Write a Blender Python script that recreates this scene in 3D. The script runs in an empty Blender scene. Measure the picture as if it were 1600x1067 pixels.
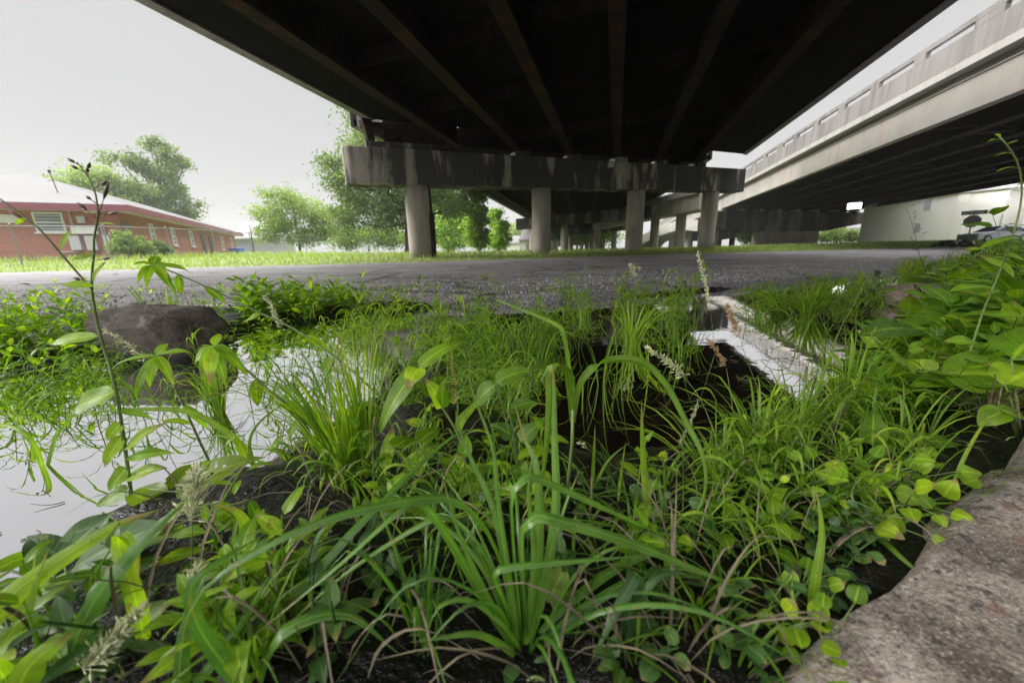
import bpy, math, random
import numpy as np
# ------------------------------------------------------------------ camera, sky, sun, exposure
C = bpy.context.scene
COL = C.collection
F, PITCH, ROLL, CZ = 575.0, math.radians(13.6), math.radians(-1.25), 0.33
def _rx(a):
    c, s = math.cos(a), math.sin(a); return np.array([[1, 0, 0], [0, c, -s], [0, s, c]])
def _rz(a):
    c, s = math.cos(a), math.sin(a); return np.array([[c, -s, 0], [s, c, 0], [0, 0, 1]])
CM = _rx(math.pi / 2 - PITCH) @ _rz(ROLL)
import mathutils
cam_d = bpy.data.cameras.new('camera'); cam = bpy.data.objects.new('camera', cam_d); COL.objects.link(cam)
cam_d.sensor_width = 36; cam_d.lens = F / 1600 * 36; cam_d.clip_start = 0.02; cam_d.clip_end = 2000
mw = mathutils.Matrix([list(CM[i]) + [(0, 0, CZ)[i]] for i in range(3)] + [[0, 0, 0, 1]])
cam.matrix_world = mw
cam_d.dof.use_dof = True; cam_d.dof.focus_distance = 0.95; cam_d.dof.aperture_fstop = 4.5
C.camera = cam

SUN_EL, SUN_AZ = math.radians(31), math.radians(-93)      # soft, from the open sky on the left
world = bpy.data.worlds.new('World'); C.world = world; world.use_nodes = True
nt = world.node_tree; nt.nodes.clear()
def wn(t, **k):
    n = nt.nodes.new(t)
    for a, b in k.items(): setattr(n, a, b)
    return n
sky = wn('ShaderNodeTexSky', sky_type='NISHITA', sun_disc=False, sun_elevation=SUN_EL, sun_rotation=SUN_AZ)
hs = wn('ShaderNodeHueSaturation'); hs.inputs['Saturation'].default_value = 0.04; hs.inputs['Value'].default_value = 0.08
bg1 = wn('ShaderNodeBackground'); bg1.inputs[1].default_value = 0.05
tc = wn('ShaderNodeTexCoord'); sep = wn('ShaderNodeSeparateXYZ')
ramp = wn('ShaderNodeValToRGB')
e = ramp.color_ramp.elements
e[0].position = 0.0; e[0].color = (0.155, 0.155, 0.154, 1)
e[1].position = 1.0; e[1].color = (0.40, 0.40, 0.405, 1)
for p, v in ((0.30, 0.150), (0.47, 0.158), (0.60, 0.25), (0.8, 0.36)):
    q = ramp.color_ramp.elements.new(p); q.color = (v, v * 1.0, v * 1.005, 1)
cl = wn('ShaderNodeTexNoise'); cl.inputs['Scale'].default_value = 1.6; cl.inputs['Detail'].default_value = 3
mp = wn('ShaderNodeMapRange'); mp.inputs['To Min'].default_value = 0.93; mp.inputs['To Max'].default_value = 1.07
mul = wn('ShaderNodeVectorMath', operation='SCALE')
bg2 = wn('ShaderNodeBackground'); bg2.inputs[1].default_value = 1.0
zen = wn('ShaderNodeMapRange'); zen.inputs['From Min'].default_value = 0.5; zen.inputs['From Max'].default_value = 0.9
zen.inputs['To Min'].default_value = 1.0; zen.inputs['To Max'].default_value = 4.5     # an overcast sky is far brighter overhead
add = wn('ShaderNodeAddShader'); out = wn('ShaderNodeOutputWorld')
L = nt.links.new
L(sky.outputs[0], hs.inputs['Color']); L(hs.outputs[0], bg1.inputs[0])
L(tc.outputs['Generated'], sep.inputs[0]); L(sep.outputs['Z'], ramp.inputs[0])
L(tc.outputs['Generated'], cl.inputs['Vector']); L(cl.outputs[0], mp.inputs[0])
L(ramp.outputs[0], mul.inputs[0]); L(mp.outputs[0], mul.inputs['Scale']); L(mul.outputs[0], bg2.inputs[0])
L(sep.outputs['Z'], zen.inputs[0]); L(zen.outputs[0], bg2.inputs[1])
L(bg1.outputs[0], add.inputs[0]); L(bg2.outputs[0], add.inputs[1]); L(add.outputs[0], out.inputs[0])

sd = bpy.data.lights.new('sun', 'SUN'); sd.energy = 1.5; sd.angle = math.radians(24); sd.color = (1.0, 0.97, 0.92)
so = bpy.data.objects.new('sun', sd); COL.objects.link(so)
sdir = mathutils.Vector((math.sin(SUN_AZ) * math.cos(SUN_EL), math.cos(SUN_AZ) * math.cos(SUN_EL), math.sin(SUN_EL)))
so.rotation_euler = sdir.to_track_quat('Z', 'Y').to_euler()
C.view_settings.view_transform = 'Standard'; C.view_settings.look = 'None'
C.view_settings.exposure = 1.95; C.view_settings.gamma = 1.0
C.cycles.use_denoising = True
C.cycles.max_bounces = 8; C.cycles.transparent_max_bounces = 12

# ------------------------------------------------------------------ measuring helpers (photo pixel -> place in the world)
def ray(px, py): return CM @ np.array([(px - 800) / F, -(py - 533.5) / F, -1.0])
def G(px, py, z=0.0):
    r = ray(px, py); return np.array([0, 0, CZ]) + r * ((z - CZ) / r[2])
def P(px, py, Y):
    r = ray(px, py); return np.array([0, 0, CZ]) + r * (Y / r[1])
V3 = lambda *a: np.array(a, float)
def nrm(v):
    v = np.asarray(v, float); return v / (np.linalg.norm(v) + 1e-12)
rng = np.random.default_rng(7)

# ------------------------------------------------------------------ mesh builder
class MB:
    def __init__(s): s.v = []; s.f = []; s.uv = []; s.t = []; s.m = []; s.n = 0
    def add(s, verts, faces, uv=None, tint=0.5, mi=0):
        verts = np.asarray(verts, float).reshape(-1, 3); k = len(verts)
        s.v.append(verts)
        s.uv.append(np.zeros((k, 2)) if uv is None else np.asarray(uv, float))
        s.t.append(np.full(k, tint) if np.isscalar(tint) else np.asarray(tint, float))
        for f in faces: s.f.append(tuple(int(i) + s.n for i in f)); s.m.append(mi)
        s.n += k
    def grid(s, vv, uv=None, tint=0.5, mi=0, wrap=False):
        a, b = vv.shape[:2]
        I = np.arange(a * b).reshape(a, b)
        J = np.concatenate([I, I[:, :1]], 1) if wrap else I
        q = np.stack([J[:-1, :-1], J[:-1, 1:], J[1:, 1:], J[1:, :-1]], -1).reshape(-1, 4)
        s.add(vv.reshape(-1, 3), q.tolist(), None if uv is None else uv.reshape(-1, 2), tint, mi)
    def box(s, x0, x1, y0, y1, z0, z1, fr=None, mi=0, tint=0.5):
        c = np.array([[x, y, z] for z in (z0, z1) for x, y in ((x0, y0), (x1, y0), (x1, y1), (x0, y1))], float)
        if fr is not None: c = fr(c)
        s.add(c, [(3, 2, 1, 0), (4, 5, 6, 7), (0, 1, 5, 4), (1, 2, 6, 5), (2, 3, 7, 6), (3, 0, 4, 7)], None, tint, mi)
    def prism(s, bot, top, mi=0, tint=0.5):
        bot = np.asarray(bot, float); top = np.asarray(top, float); n = len(bot)
        f = [tuple(range(n - 1, -1, -1)), tuple(range(n, 2 * n))] + [(i, (i + 1) % n, n + (i + 1) % n, n + i) for i in range(n)]
        s.add(np.concatenate([bot, top]), f, None, tint, mi)
    def tube(s, pts, r, sides=6, tint=0.5, mi=0, cap=True):
        pts = np.asarray(pts, float); n = len(pts)
        r = np.broadcast_to(np.asarray(r, float), (n,)) if np.ndim(r) == 0 else (np.asarray(r, float) if len(r) == n else np.linspace(r[0], r[-1], n))
        T = np.gradient(pts, axis=0); T /= (np.linalg.norm(T, axis=1, keepdims=True) + 1e-12)
        a = V3(0, 0, 1) if abs(T[0] @ V3(0, 0, 1)) < .9 else V3(1, 0, 0)
        S = nrm(np.cross(T[0], a)); vv = []; uv = []
        for i in range(n):
            S = nrm(S - (S @ T[i]) * T[i]); N = np.cross(T[i], S)
            an = np.arange(sides) * 2 * math.pi / sides
            vv.append(pts[i] + r[i] * (np.cos(an)[:, None] * S + np.sin(an)[:, None] * N))
        vv = np.array(vv)
        u, w = np.meshgrid(np.linspace(0, 1, sides), np.linspace(0, 1, n))
        s.grid(vv, np.stack([u, w], -1), tint, mi, wrap=True)
        if cap:
            b = s.n - n * sides
            s.f.append(tuple(b + sides - 1 - i for i in range(sides))); s.m.append(mi)
            s.f.append(tuple(b + (n - 1) * sides + i for i in range(sides))); s.m.append(mi)
    def build(s, name, mats, parent=None, smooth=False, bevel=0.0):
        me = bpy.data.meshes.new(name)
        v = np.concatenate(s.v); uv = np.concatenate(s.uv); t = np.concatenate(s.t)
        me.vertices.add(len(v)); me.vertices.foreach_set('co', v.astype(np.float32).ravel())
        ln = np.array([len(f) for f in s.f], np.int32); flat = np.fromiter((i for f in s.f for i in f), np.int32, int(ln.sum()))
        me.loops.add(len(flat)); me.loops.foreach_set('vertex_index', flat)
        me.polygons.add(len(ln)); me.polygons.foreach_set('loop_start', np.concatenate([[0], np.cumsum(ln)[:-1]]).astype(np.int32))
        me.polygons.foreach_set('loop_total', ln)
        me.polygons.foreach_set('material_index', np.array(s.m, np.int32))
        me.polygons.foreach_set('use_smooth', np.full(len(ln), smooth))
        ul = me.uv_layers.new(name='UVMap'); ul.data.foreach_set('uv', uv[flat].astype(np.float32).ravel())
        at = me.attributes.new('tint', 'FLOAT', 'POINT'); at.data.foreach_set('value', t.astype(np.float32))
        me.update(calc_edges=True); me.validate()
        for m in (mats if isinstance(mats, (list, tuple)) else [mats]): me.materials.append(m)
        o = bpy.data.objects.new(name, me); COL.objects.link(o)
        if parent is not None: o.parent = parent
        if bevel:
            b = o.modifiers.new('bevel', 'BEVEL'); b.width = bevel; b.segments = 2; b.limit_method = 'ANGLE'
        return o
def tag(o, label, cat, group=None, kind=None):
    if label: o['label'] = label
    if cat: o['category'] = cat
    if group: o['group'] = group
    if kind: o['kind'] = kind
    return o
def thing(name, label, cat, loc=(0, 0, 0), group=None):
    o = bpy.data.objects.new(name, None); COL.objects.link(o); o.empty_display_size = .1
    o.location = loc; tag(o, label, cat, group)
    return o
def keep(o):            # parent to an Empty that stands at a location, mesh data being in world coordinates
    p = o.parent; o.matrix_parent_inverse = mathutils.Matrix.Translation(-mathutils.Vector(p.location)); return o
def part(mb, name, m, parent, **k): return keep(mb.build(name, m, parent, **k))
def copy_tree(root, loc):
    r = root.copy(); COL.objects.link(r); r.location = loc
    for ch in [o for o in COL.objects if o.parent == root]:
        c = ch.copy(); COL.objects.link(c); c.parent = r
    return r
def catmull(p, n):
    p = np.asarray(p, float)
    if len(p) == 2: return np.linspace(p[0], p[1], n)
    q = np.concatenate([[2 * p[0] - p[1]], p, [2 * p[-1] - p[-2]]])
    d = np.concatenate([[0], np.cumsum(np.linalg.norm(np.diff(p, axis=0), axis=1))]); d /= d[-1]
    o = []
    for t in np.linspace(0, 1, n):
        i = min(np.searchsorted(d, t, 'right') - 1, len(p) - 2); u = (t - d[i]) / (d[i + 1] - d[i] + 1e-12)
        a, b, c, e_ = q[i], q[i + 1], q[i + 2], q[i + 3]
        o.append(.5 * ((2 * b) + (-a + c) * u + (2 * a - 5 * b + 4 * c - e_) * u * u + (-a + 3 * b - 3 * c + e_) * u ** 3))
    return np.array(o)

# ------------------------------------------------------------------ value noise
_tab = np.random.default_rng(3).random((256, 256))
def vnoise(x, y):
    x = np.asarray(x, float); y = np.asarray(y, float)
    xi = np.floor(x).astype(int); yi = np.floor(y).astype(int); fx = x - xi; fy = y - yi
    fx = fx * fx * (3 - 2 * fx); fy = fy * fy * (3 - 2 * fy)
    g = lambda a, b: _tab[a & 255, b & 255]
    return (g(xi, yi) * (1 - fx) + g(xi + 1, yi) * fx) * (1 - fy) + (g(xi, yi + 1) * (1 - fx) + g(xi + 1, yi + 1) * fx) * fy
def fbm(x, y, o=4, s=1.0):
    r = 0; a = .5
    for k in range(o): r = r + a * (vnoise(x * s + 17 * k, y * s + 31 * k) - .5); s *= 2.03; a *= .55
    return r

# ------------------------------------------------------------------ materials
def mat(name):
    m = bpy.data.materials.new(name); m.use_nodes = True; t = m.node_tree; t.nodes.clear()
    o = t.nodes.new('ShaderNodeOutputMaterial'); b = t.nodes.new('ShaderNodeBsdfPrincipled'); t.links.new(b.outputs[0], o.inputs[0])
    return m, t, b, o
class N:
    def __init__(s, t): s.t = t
    def n(s, typ, ins=None, **k):
        x = s.t.nodes.new(typ)
        for a, b in k.items(): setattr(x, a, b)
        for a, b in (ins or {}).items():
            if isinstance(b, bpy.types.NodeSocket): s.t.links.new(b, x.inputs[a])
            else: x.inputs[a].default_value = b
        return x
    def coord(s, which='Object', scale=(1, 1, 1)):
        c = s.n('ShaderNodeTexCoord'); m = s.n('ShaderNodeMapping', {'Vector': c.outputs[which], 'Scale': scale}); return m.outputs[0]
    def noise(s, vec, scale, detail=4, rough=.55): return s.n('ShaderNodeTexNoise', {'Vector': vec, 'Scale': scale, 'Detail': detail, 'Roughness': rough}).outputs[0]
    def ramp(s, f, stops):
        r = s.n('ShaderNodeValToRGB', {0: f}); el = r.color_ramp.elements
        while len(el) > len(stops): el.remove(el[-1])
        while len(el) < len(stops): el.new(1)
        for q, (p, c) in zip(el, stops): q.position = p; q.color = (c if len(c) == 4 else (*c, 1)) if not np.isscalar(c) else (c, c, c, 1)
        return r.outputs[0]
    def mix(s, f, a, b, bt='MIX'):
        x = s.n('ShaderNodeMix', data_type='RGBA', blend_type=bt)
        for i, val in ((0, f), (6, a), (7, b)):
            if isinstance(val, bpy.types.NodeSocket): s.t.links.new(val, x.inputs[i])
            else: x.inputs[i].default_value = val if i == 0 else ((*val, 1) if len(val) == 3 else val)
        return x.outputs[2]
    def math(s, op, a, b=0.0):
        x = s.n('ShaderNodeMath', operation=op)
        for i, val in ((0, a), (1, b)):
            if isinstance(val, bpy.types.NodeSocket): s.t.links.new(val, x.inputs[i])
            else: x.inputs[i].default_value = val
        return x.outputs[0]
    def bump(s, h, strength=.3, dist=.02): return s.n('ShaderNodeBump', {'Height': h, 'Strength': strength, 'Distance': dist}).outputs[0]
def plain(name, col, rough=.6, metal=0.0, var=.15, scale=3.0):
    m, t, b, o = mat(name); k = N(t)
    f = k.noise(k.coord(), scale, 5)
    c = k.ramp(f, [(.25, tuple(x * (1 - var) for x in col)), (.75, tuple(min(1, x * (1 + var)) for x in col))])
    t.links.new(c, b.inputs['Base Color']); b.inputs['Roughness'].default_value = rough; b.inputs['Metallic'].default_value = metal
    return m
def concrete(name, base, dark, streak=.5, lo=.42, hi=.62, warm=None, bump=.25, sx=1.3, spec=.3):
    m, t, b, o = mat(name); k = N(t)
    s1 = k.noise(k.coord(scale=(sx, sx, .10)), 1.4, 6, .62)
    s2 = k.noise(k.coord(), .9, 5); s3 = k.noise(k.coord(), 26, 4)
    f = k.math('ADD', k.math('MULTIPLY', s1, .75), k.math('MULTIPLY', s2, .25))
    st = k.ramp(f, [(lo, 1.0), (hi, 0.0)])
    c = k.mix(k.ramp(s2, [(.3, 0.0), (.7, 1.0)]), base, warm or tuple(x * .82 for x in base))
    c = k.mix(k.math('MULTIPLY', st, streak), c, dark)
    c = k.mix(.14, c, k.ramp(s3, [(.3, .0), (.7, min(.6, base[0] * 1.6))]))
    t.links.new(c, b.inputs['Base Color']); b.inputs['Roughness'].default_value = .85; b.inputs['Specular IOR Level'].default_value = spec
    t.links.new(k.bump(s3, bump, .01), b.inputs['Normal']); return m
M = {}
M['cap'] = concrete('stained_concrete', (.40, .365, .325), (.006, .0055, .005), .985, .53, .61, (.27, .23, .19), sx=.9, spec=.1)
M['column'] = concrete('column_concrete', (.46, .41, .37), (.13, .10, .08), .7, .36, .56, (.30, .25, .22), sx=.8)
M['far_concrete'] = concrete('weathered_concrete', (.34, .31, .255), (.07, .06, .045), .6, .38, .6)
M['pale_concrete'] = concrete('pale_concrete', (.40, .385, .365), (.22, .20, .185), .6, .36, .56)
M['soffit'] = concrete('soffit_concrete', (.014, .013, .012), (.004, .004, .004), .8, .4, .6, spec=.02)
M['pier_dark'] = concrete('pier_concrete', (.20, .18, .155), (.008, .007, .006), .98, .48, .60, sx=.6, spec=.1)
M['parapet'] = concrete('parapet_concrete', (.245, .228, .215), (.095, .085, .078), .8, .36, .56)
def steel(name, a, b_, rust):
    m, t, b, o = mat(name); k = N(t)
    f = k.noise(k.coord(scale=(1, 1, .35)), 1.6, 7, .65)
    c = k.ramp(f, [(.38, a), (.52, b_), (.66, rust)])
    t.links.new(c, b.inputs['Base Color']); b.inputs['Roughness'].default_value = .8; b.inputs['Specular IOR Level'].default_value = .06; return m
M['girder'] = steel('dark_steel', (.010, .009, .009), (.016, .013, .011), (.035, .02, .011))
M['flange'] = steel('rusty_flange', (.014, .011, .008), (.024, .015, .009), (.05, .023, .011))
M['far_girder'] = steel('grey_girder', (.035, .032, .028), (.06, .055, .045), (.09, .06, .045))
def fascia():
    m, t, b, o = mat('painted_fascia'); k = N(t)
    f = k.noise(k.coord(scale=(1.2, 1.2, .16)), 1.6, 7, .62); g = k.noise(k.coord(), .22, 3)
    base = k.ramp(k.noise(k.coord(), .5, 5), [(.3, (.30, .285, .262)), (.7, (.39, .37, .34))])
    r = k.math('MULTIPLY', k.ramp(f, [(.56, 0.0), (.70, 1.0)]), k.ramp(g, [(.38, .25), (.55, 1.0)]))
    c = k.mix(k.math('MULTIPLY', r, .75), base, (.36, .19, .12))
    t.links.new(c, b.inputs['Base Color']); b.inputs['Roughness'].default_value = .6; return m
M['fascia'] = fascia()
def asphalt():
    m, t, b, o = mat('wet_asphalt'); k = N(t)
    w = k.coord(scale=(.22, 1.6, 1)); n1 = k.noise(w, 1.0, 6, .6); n2 = k.noise(k.coord(), 55, 3, .7); n3 = k.noise(k.coord(scale=(.4, 1, 1)), .55, 5)
    c = k.ramp(n1, [(.3, (.22, .203, .215)), (.5, (.34, .318, .334)), (.7, (.46, .435, .455))])
    v = k.n('ShaderNodeTexVoronoi', {'Vector': k.coord(), 'Scale': 34.0}, feature='F1').outputs['Distance']
    c = k.mix(k.ramp(v, [(.12, .8), (.5, 0.0)]), c, (.40, .38, .385))
    c = k.mix(k.ramp(n2, [(.4, .75), (.58, 0.0)]), c, (.022, .020, .021))
    crk = k.n('ShaderNodeTexVoronoi', {'Vector': k.coord(scale=(.5, .9, 1)), 'Scale': 1.1}, feature='DISTANCE_TO_EDGE').outputs['Distance']
    wig = k.math('ADD', crk, k.math('MULTIPLY', k.math('SUBTRACT', k.noise(k.coord(), 5, 5), .5), .12))
    c = k.mix(k.ramp(wig, [(.0, .9), (.035, 0.0)]), c, (.012, .011, .011))
    t.links.new(c, b.inputs['Base Color'])
    t.links.new(k.ramp(n3, [(.38, .30), (.58, .62)]), b.inputs['Roughness'])
    t.links.new(k.bump(k.math('ADD', n2, k.math('MULTIPLY', v, .8)), .75, .012), b.inputs['Normal']); return m
M['asphalt'] = asphalt()
def mud():
    m, t, b, o = mat('ground_soil'); k = N(t)
    tc_ = k.n('ShaderNodeTexCoord'); sx = k.n('ShaderNodeSeparateXYZ', {0: tc_.outputs['Object']})
    n1 = k.noise(k.coord(), 9, 6, .65); n2 = k.noise(k.coord(), 60, 4, .6); n3 = k.noise(k.coord(), .6, 5)
    soil = k.ramp(n1, [(.35, (.003, .0027, .0024)), (.6, (.007, .006, .005)), (.75, (.016, .013, .010))])
    soil = k.mix(k.ramp(n2, [(.62, 0.0), (.74, .5)]), soil, (.035, .029, .022))
    turf = k.ramp(n3, [(.3, (.11, .15, .04)), (.5, (.17, .22, .065)), (.7, (.24, .27, .10))])
    far = k.ramp(sx.outputs['Y'], [(0.0, 0.0), (1.0, 1.0)])
    at = k.n('ShaderNodeAttribute', attribute_name='tint')
    c = k.mix(k.math('GREATER_THAN', at.outputs['Fac'], .6), soil, turf)
    t.links.new(c, b.inputs['Base Color'])
    t.links.new(k.ramp(at.outputs['Fac'], [(.5, .34), (.7, .9)]), b.inputs['Roughness']); b.inputs['Specular IOR Level'].default_value = .3
    t.links.new(k.bump(k.math('ADD', n1, k.math('MULTIPLY', n2, .5)), .9, .02), b.inputs['Normal']); return m
M['ground'] = mud()
def water():
    m, t, b, o = mat('still_water'); k = N(t)
    gl = k.n('ShaderNodeBsdfGlossy', {'Color': (.97, .97, .985, 1), 'Roughness': .006})
    df = k.n('ShaderNodeBsdfDiffuse', {'Color': (.016, .009, .006, 1)})
    h = k.noise(k.coord(scale=(1, 1.6, 1)), 6, 3); h2 = k.noise(k.coord(), 42, 2)
    bp = k.bump(k.math('ADD', h, k.math('MULTIPLY', h2, .10)), .022, .02)
    t.links.new(bp, gl.inputs['Normal'])
    lw = k.n('ShaderNodeLayerWeight', {'Blend': .5}); 
    f = k.ramp(lw.outputs['Facing'], [(0.0, .40), (.35, .58), (.75, .88), (1.0, 1.0)])
    mx = k.n('ShaderNodeMixShader', {0: f, 1: df.outputs[0], 2: gl.outputs[0]})
    t.links.new(mx.outputs[0], o.inputs[0]); return m
M['water'] = water()
def leafmat(name, dark, mid, light, transl=.45, tcol=None, rough=.42, vein=.35, spots=False, vs=9.0, wear=True):
    m, t, b, o = mat(name); k = N(t)
    at = k.n('ShaderNodeAttribute', attribute_name='tint').outputs['Fac']
    uv = k.n('ShaderNodeTexCoord').outputs['UV']; s = k.n('ShaderNodeSeparateXYZ', {0: uv})
    c = k.ramp(at, [(0.0, dark), (.5, mid), (1.0, light)])
    n = k.noise(k.coord(), 38, 4); c = k.mix(.5, c, k.ramp(n, [(.3, .28), (.7, .75)]), 'OVERLAY')
    du = k.math('ABSOLUTE', k.math('SUBTRACT', s.outputs[0], .5))
    rib = k.ramp(du, [(.0, 1.0), (.035, .8), (.07, 0.0)])
    if vs:
        ph = k.math('SUBTRACT', k.math('MULTIPLY', s.outputs[1], vs), k.math('MULTIPLY', du, vs * .55))
        fr = k.math('ABSOLUTE', k.math('SUBTRACT', k.math('FRACT', ph), .5))
        rib = k.math('MAXIMUM', rib, k.math('MULTIPLY', k.ramp(fr, [(.0, 1.0), (.07, 0.0)]), .6))
    else:
        fr = k.math('FRACT', k.math('MULTIPLY', s.outputs[0], 7)); rib = k.math('MAXIMUM', rib, k.math('MULTIPLY', k.ramp(fr, [(.0, 1.0), (.35, 0.0)]), .35))
    lite = tuple(min(1, x * 1.7 + .03) for x in light)
    c = k.mix(k.math('MULTIPLY', rib, vein), c, lite)
    if spots:
        sp = k.n('ShaderNodeTexVoronoi', {'Vector': k.coord(), 'Scale': 170.0}).outputs['Distance']
        c = k.mix(k.math('MULTIPLY', k.ramp(sp, [(.12, 1.0), (.2, 0.0)]), k.ramp(k.noise(k.coord(), 30, 2), [(.5, 0.0), (.6, .8)])), c, (.09, .06, .02))
    if wear:
        en = k.math('ADD', s.outputs[1], k.math('MULTIPLY', k.math('SUBTRACT', at, .55), .55)); en = k.math('ADD', en, k.math('MULTIPLY', k.math('SUBTRACT', n, .5), .35))
        c = k.mix(k.ramp(en, [(.93, 0.0), (1.05, .95)]) if False else k.math('MULTIPLY', k.ramp(en, [(.90, 0.0), (1.0, 1.0)]), .9), c, (.30, .23, .09))
        bl = k.ramp(k.noise(k.coord(), 75, 3, .6), [(.63, 0.0), (.70, .8)]); c = k.mix(bl, c, (.22, .20, .05))
    t.links.new(c, b.inputs['Base Color']); b.inputs['Roughness'].default_value = rough
    t.links.new(k.bump(k.math('ADD', k.math('MULTIPLY', rib, -.6), k.math('MULTIPLY', n, .6)), .35, .002), b.inputs['Normal'])
    tr = k.n('ShaderNodeBsdfTranslucent'); tcx = k.mix(1.0, c, tcol or (1.6, 1.75, .5), 'MULTIPLY'); t.links.new(tcx, tr.inputs[0])
    mx = k.n('ShaderNodeMixShader', {0: transl, 1: b.outputs[0], 2: tr.outputs[0]})
    if spots:
        ho = k.math('MULTIPLY', k.math('LESS_THAN', k.n('ShaderNodeTexVoronoi', {'Vector': k.coord(), 'Scale': 95.0}).outputs['Distance'], .26), k.math('GREATER_THAN', k.noise(k.coord(), 22, 2), .52))
        mx = k.n('ShaderNodeMixShader', {0: ho, 1: mx.outputs[0], 2: k.n('ShaderNodeBsdfTransparent').outputs[0]})
    t.links.new(mx.outputs[0], o.inputs[0]); return m
M['leaf'] = leafmat('weed_leaf', (.03, .09, .012), (.11, .23, .018), (.28, .42, .025))
M['leaf_bright'] = leafmat('bright_leaf', (.075, .17, .012), (.20, .35, .018), (.40, .54, .03), .55)
M['leaf_holed'] = leafmat('spotted_leaf', (.13, .22, .025), (.21, .30, .035), (.30, .38, .06), .5, spots=True)
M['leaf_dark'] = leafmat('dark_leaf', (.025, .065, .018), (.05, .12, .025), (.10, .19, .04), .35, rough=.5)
M['blade'] = leafmat('grass_blade', (.035, .10, .012), (.13, .25, .02), (.32, .45, .035), .5, vs=0, vein=.3)
M['sedge'] = leafmat('sedge_blade', (.04, .12, .02), (.085, .20, .026), (.18, .33, .04), .38, vs=0, vein=.35, rough=.24)
M['turf_blade'] = leafmat('turf_blade', (.13, .18, .045), (.20, .26, .075), (.30, .35, .12), .4, vs=0, vein=.1)
M['crown'] = leafmat('tree_leaf', (.07, .115, .045), (.135, .195, .075), (.22, .285, .12), .42, vs=0, vein=0)
M['crown_light'] = leafmat('pale_tree_leaf', (.12, .18, .06), (.21, .285, .105), (.31, .38, .16), .46, vs=0, vein=0)
M['crown_bright'] = leafmat('bright_tree_leaf', (.17, .27, .06), (.29, .42, .09), (.42, .54, .15), .5, vs=0, vein=0, wear=False)
M['stem'] = plain('green_stem', (.13, .18, .05), .5, var=.35, scale=30)
M['stem_brown'] = plain('brown_stem', (.10, .075, .045), .6, var=.4, scale=30)
M['seed'] = plain('pale_seed_head', (.48, .50, .28), .7, var=.35, scale=60)
M['seed_brown'] = plain('tan_seed_head', (.36, .24, .13), .7, var=.35, scale=60)
M['pod'] = plain('seed_pod', (.11, .055, .045), .5, var=.4, scale=60)
M['straw'] = plain('dry_straw', (.15, .12, .075), .7, var=.5, scale=25)
M['bark'] = plain('bark', (.055, .045, .035), .9, var=.45, scale=6)
def rockmat(name, a, b_, patch, pf, sc=1.0, shaded=None):
    m, t, b, o = mat(name); k = N(t)
    n1 = k.noise(k.coord(), 5 * sc, 8, .68); n2 = k.noise(k.coord(), 70 * sc, 5, .7); n3 = k.noise(k.coord(), 11 * sc, 3)
    c = k.ramp(n1, [(.36, b_), (.5, tuple((x + y) / 2 for x, y in zip(a, b_))), (.62, a)])
    c = k.mix(k.math('MULTIPLY', k.ramp(n3, [(.58, 0.0), (.66, 1.0)]), pf), c, patch)
    n4 = k.noise(k.coord(), 190 * sc, 3, .7)
    c = k.mix(k.ramp(n4, [(.38, .6), (.47, 0.0)]), c, tuple(x * .35 for x in b_)); c = k.mix(k.ramp(n4, [(.57, 0.0), (.66, .5)]), c, tuple(min(1, x * 1.7) for x in a))
    c = k.mix(k.ramp(n2, [(.36, .85), (.46, 0.0)]), c, tuple(x * .3 for x in b_))
    if shaded is not None:
        gz = k.n('ShaderNodeSeparateXYZ', {0: k.n('ShaderNodeTexCoord').outputs['Object']}).outputs[2]; wz_ = k.math('ADD', gz, k.math('MULTIPLY', k.math('SUBTRACT', n1, .5), .10)); c = k.mix(k.ramp(k.math('MULTIPLY', k.math('SUBTRACT', wz_, shaded), 12.0), [(.0, .85), (.35, 0.0)]), c, (.012, .011, .009))  # waterline stain doubling as painted underside shade, so the rock's reflection stays dark
    c = k.mix(k.ramp(n2, [(.62, 0.0), (.75, .5)]), c, tuple(min(1, x * 1.5) for x in a))
    t.links.new(c, b.inputs['Base Color']); b.inputs['Roughness'].default_value = .85
    v = k.n('ShaderNodeTexVoronoi', {'Vector': k.coord(), 'Scale': 45.0 * sc}).outputs['Distance']
    t.links.new(k.bump(k.math('ADD', k.math('MULTIPLY', n1, .9), k.math('ADD', n2, k.math('ADD', k.math('MULTIPLY', v, .5), n4))), .8, .008), b.inputs['Normal']); return m
M['slab'] = rockmat('rough_concrete', (.50, .43, .375), (.11, .09, .07), (.19, .09, .065), .85, 1.5)
M['rock'] = rockmat('brown_rock', (.15, .12, .10), (.055, .044, .036), (.23, .19, .16), .6, 1.6, shaded=-.075)
M['pinkrock'] = rockmat('pink_rock', (.36, .27, .23), (.18, .14, .11), (.3, .2, .16), .5)
M['greyslab'] = rockmat('grey_slab', (.22, .20, .195), (.13, .115, .11), (.26, .24, .23), .3)

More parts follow.
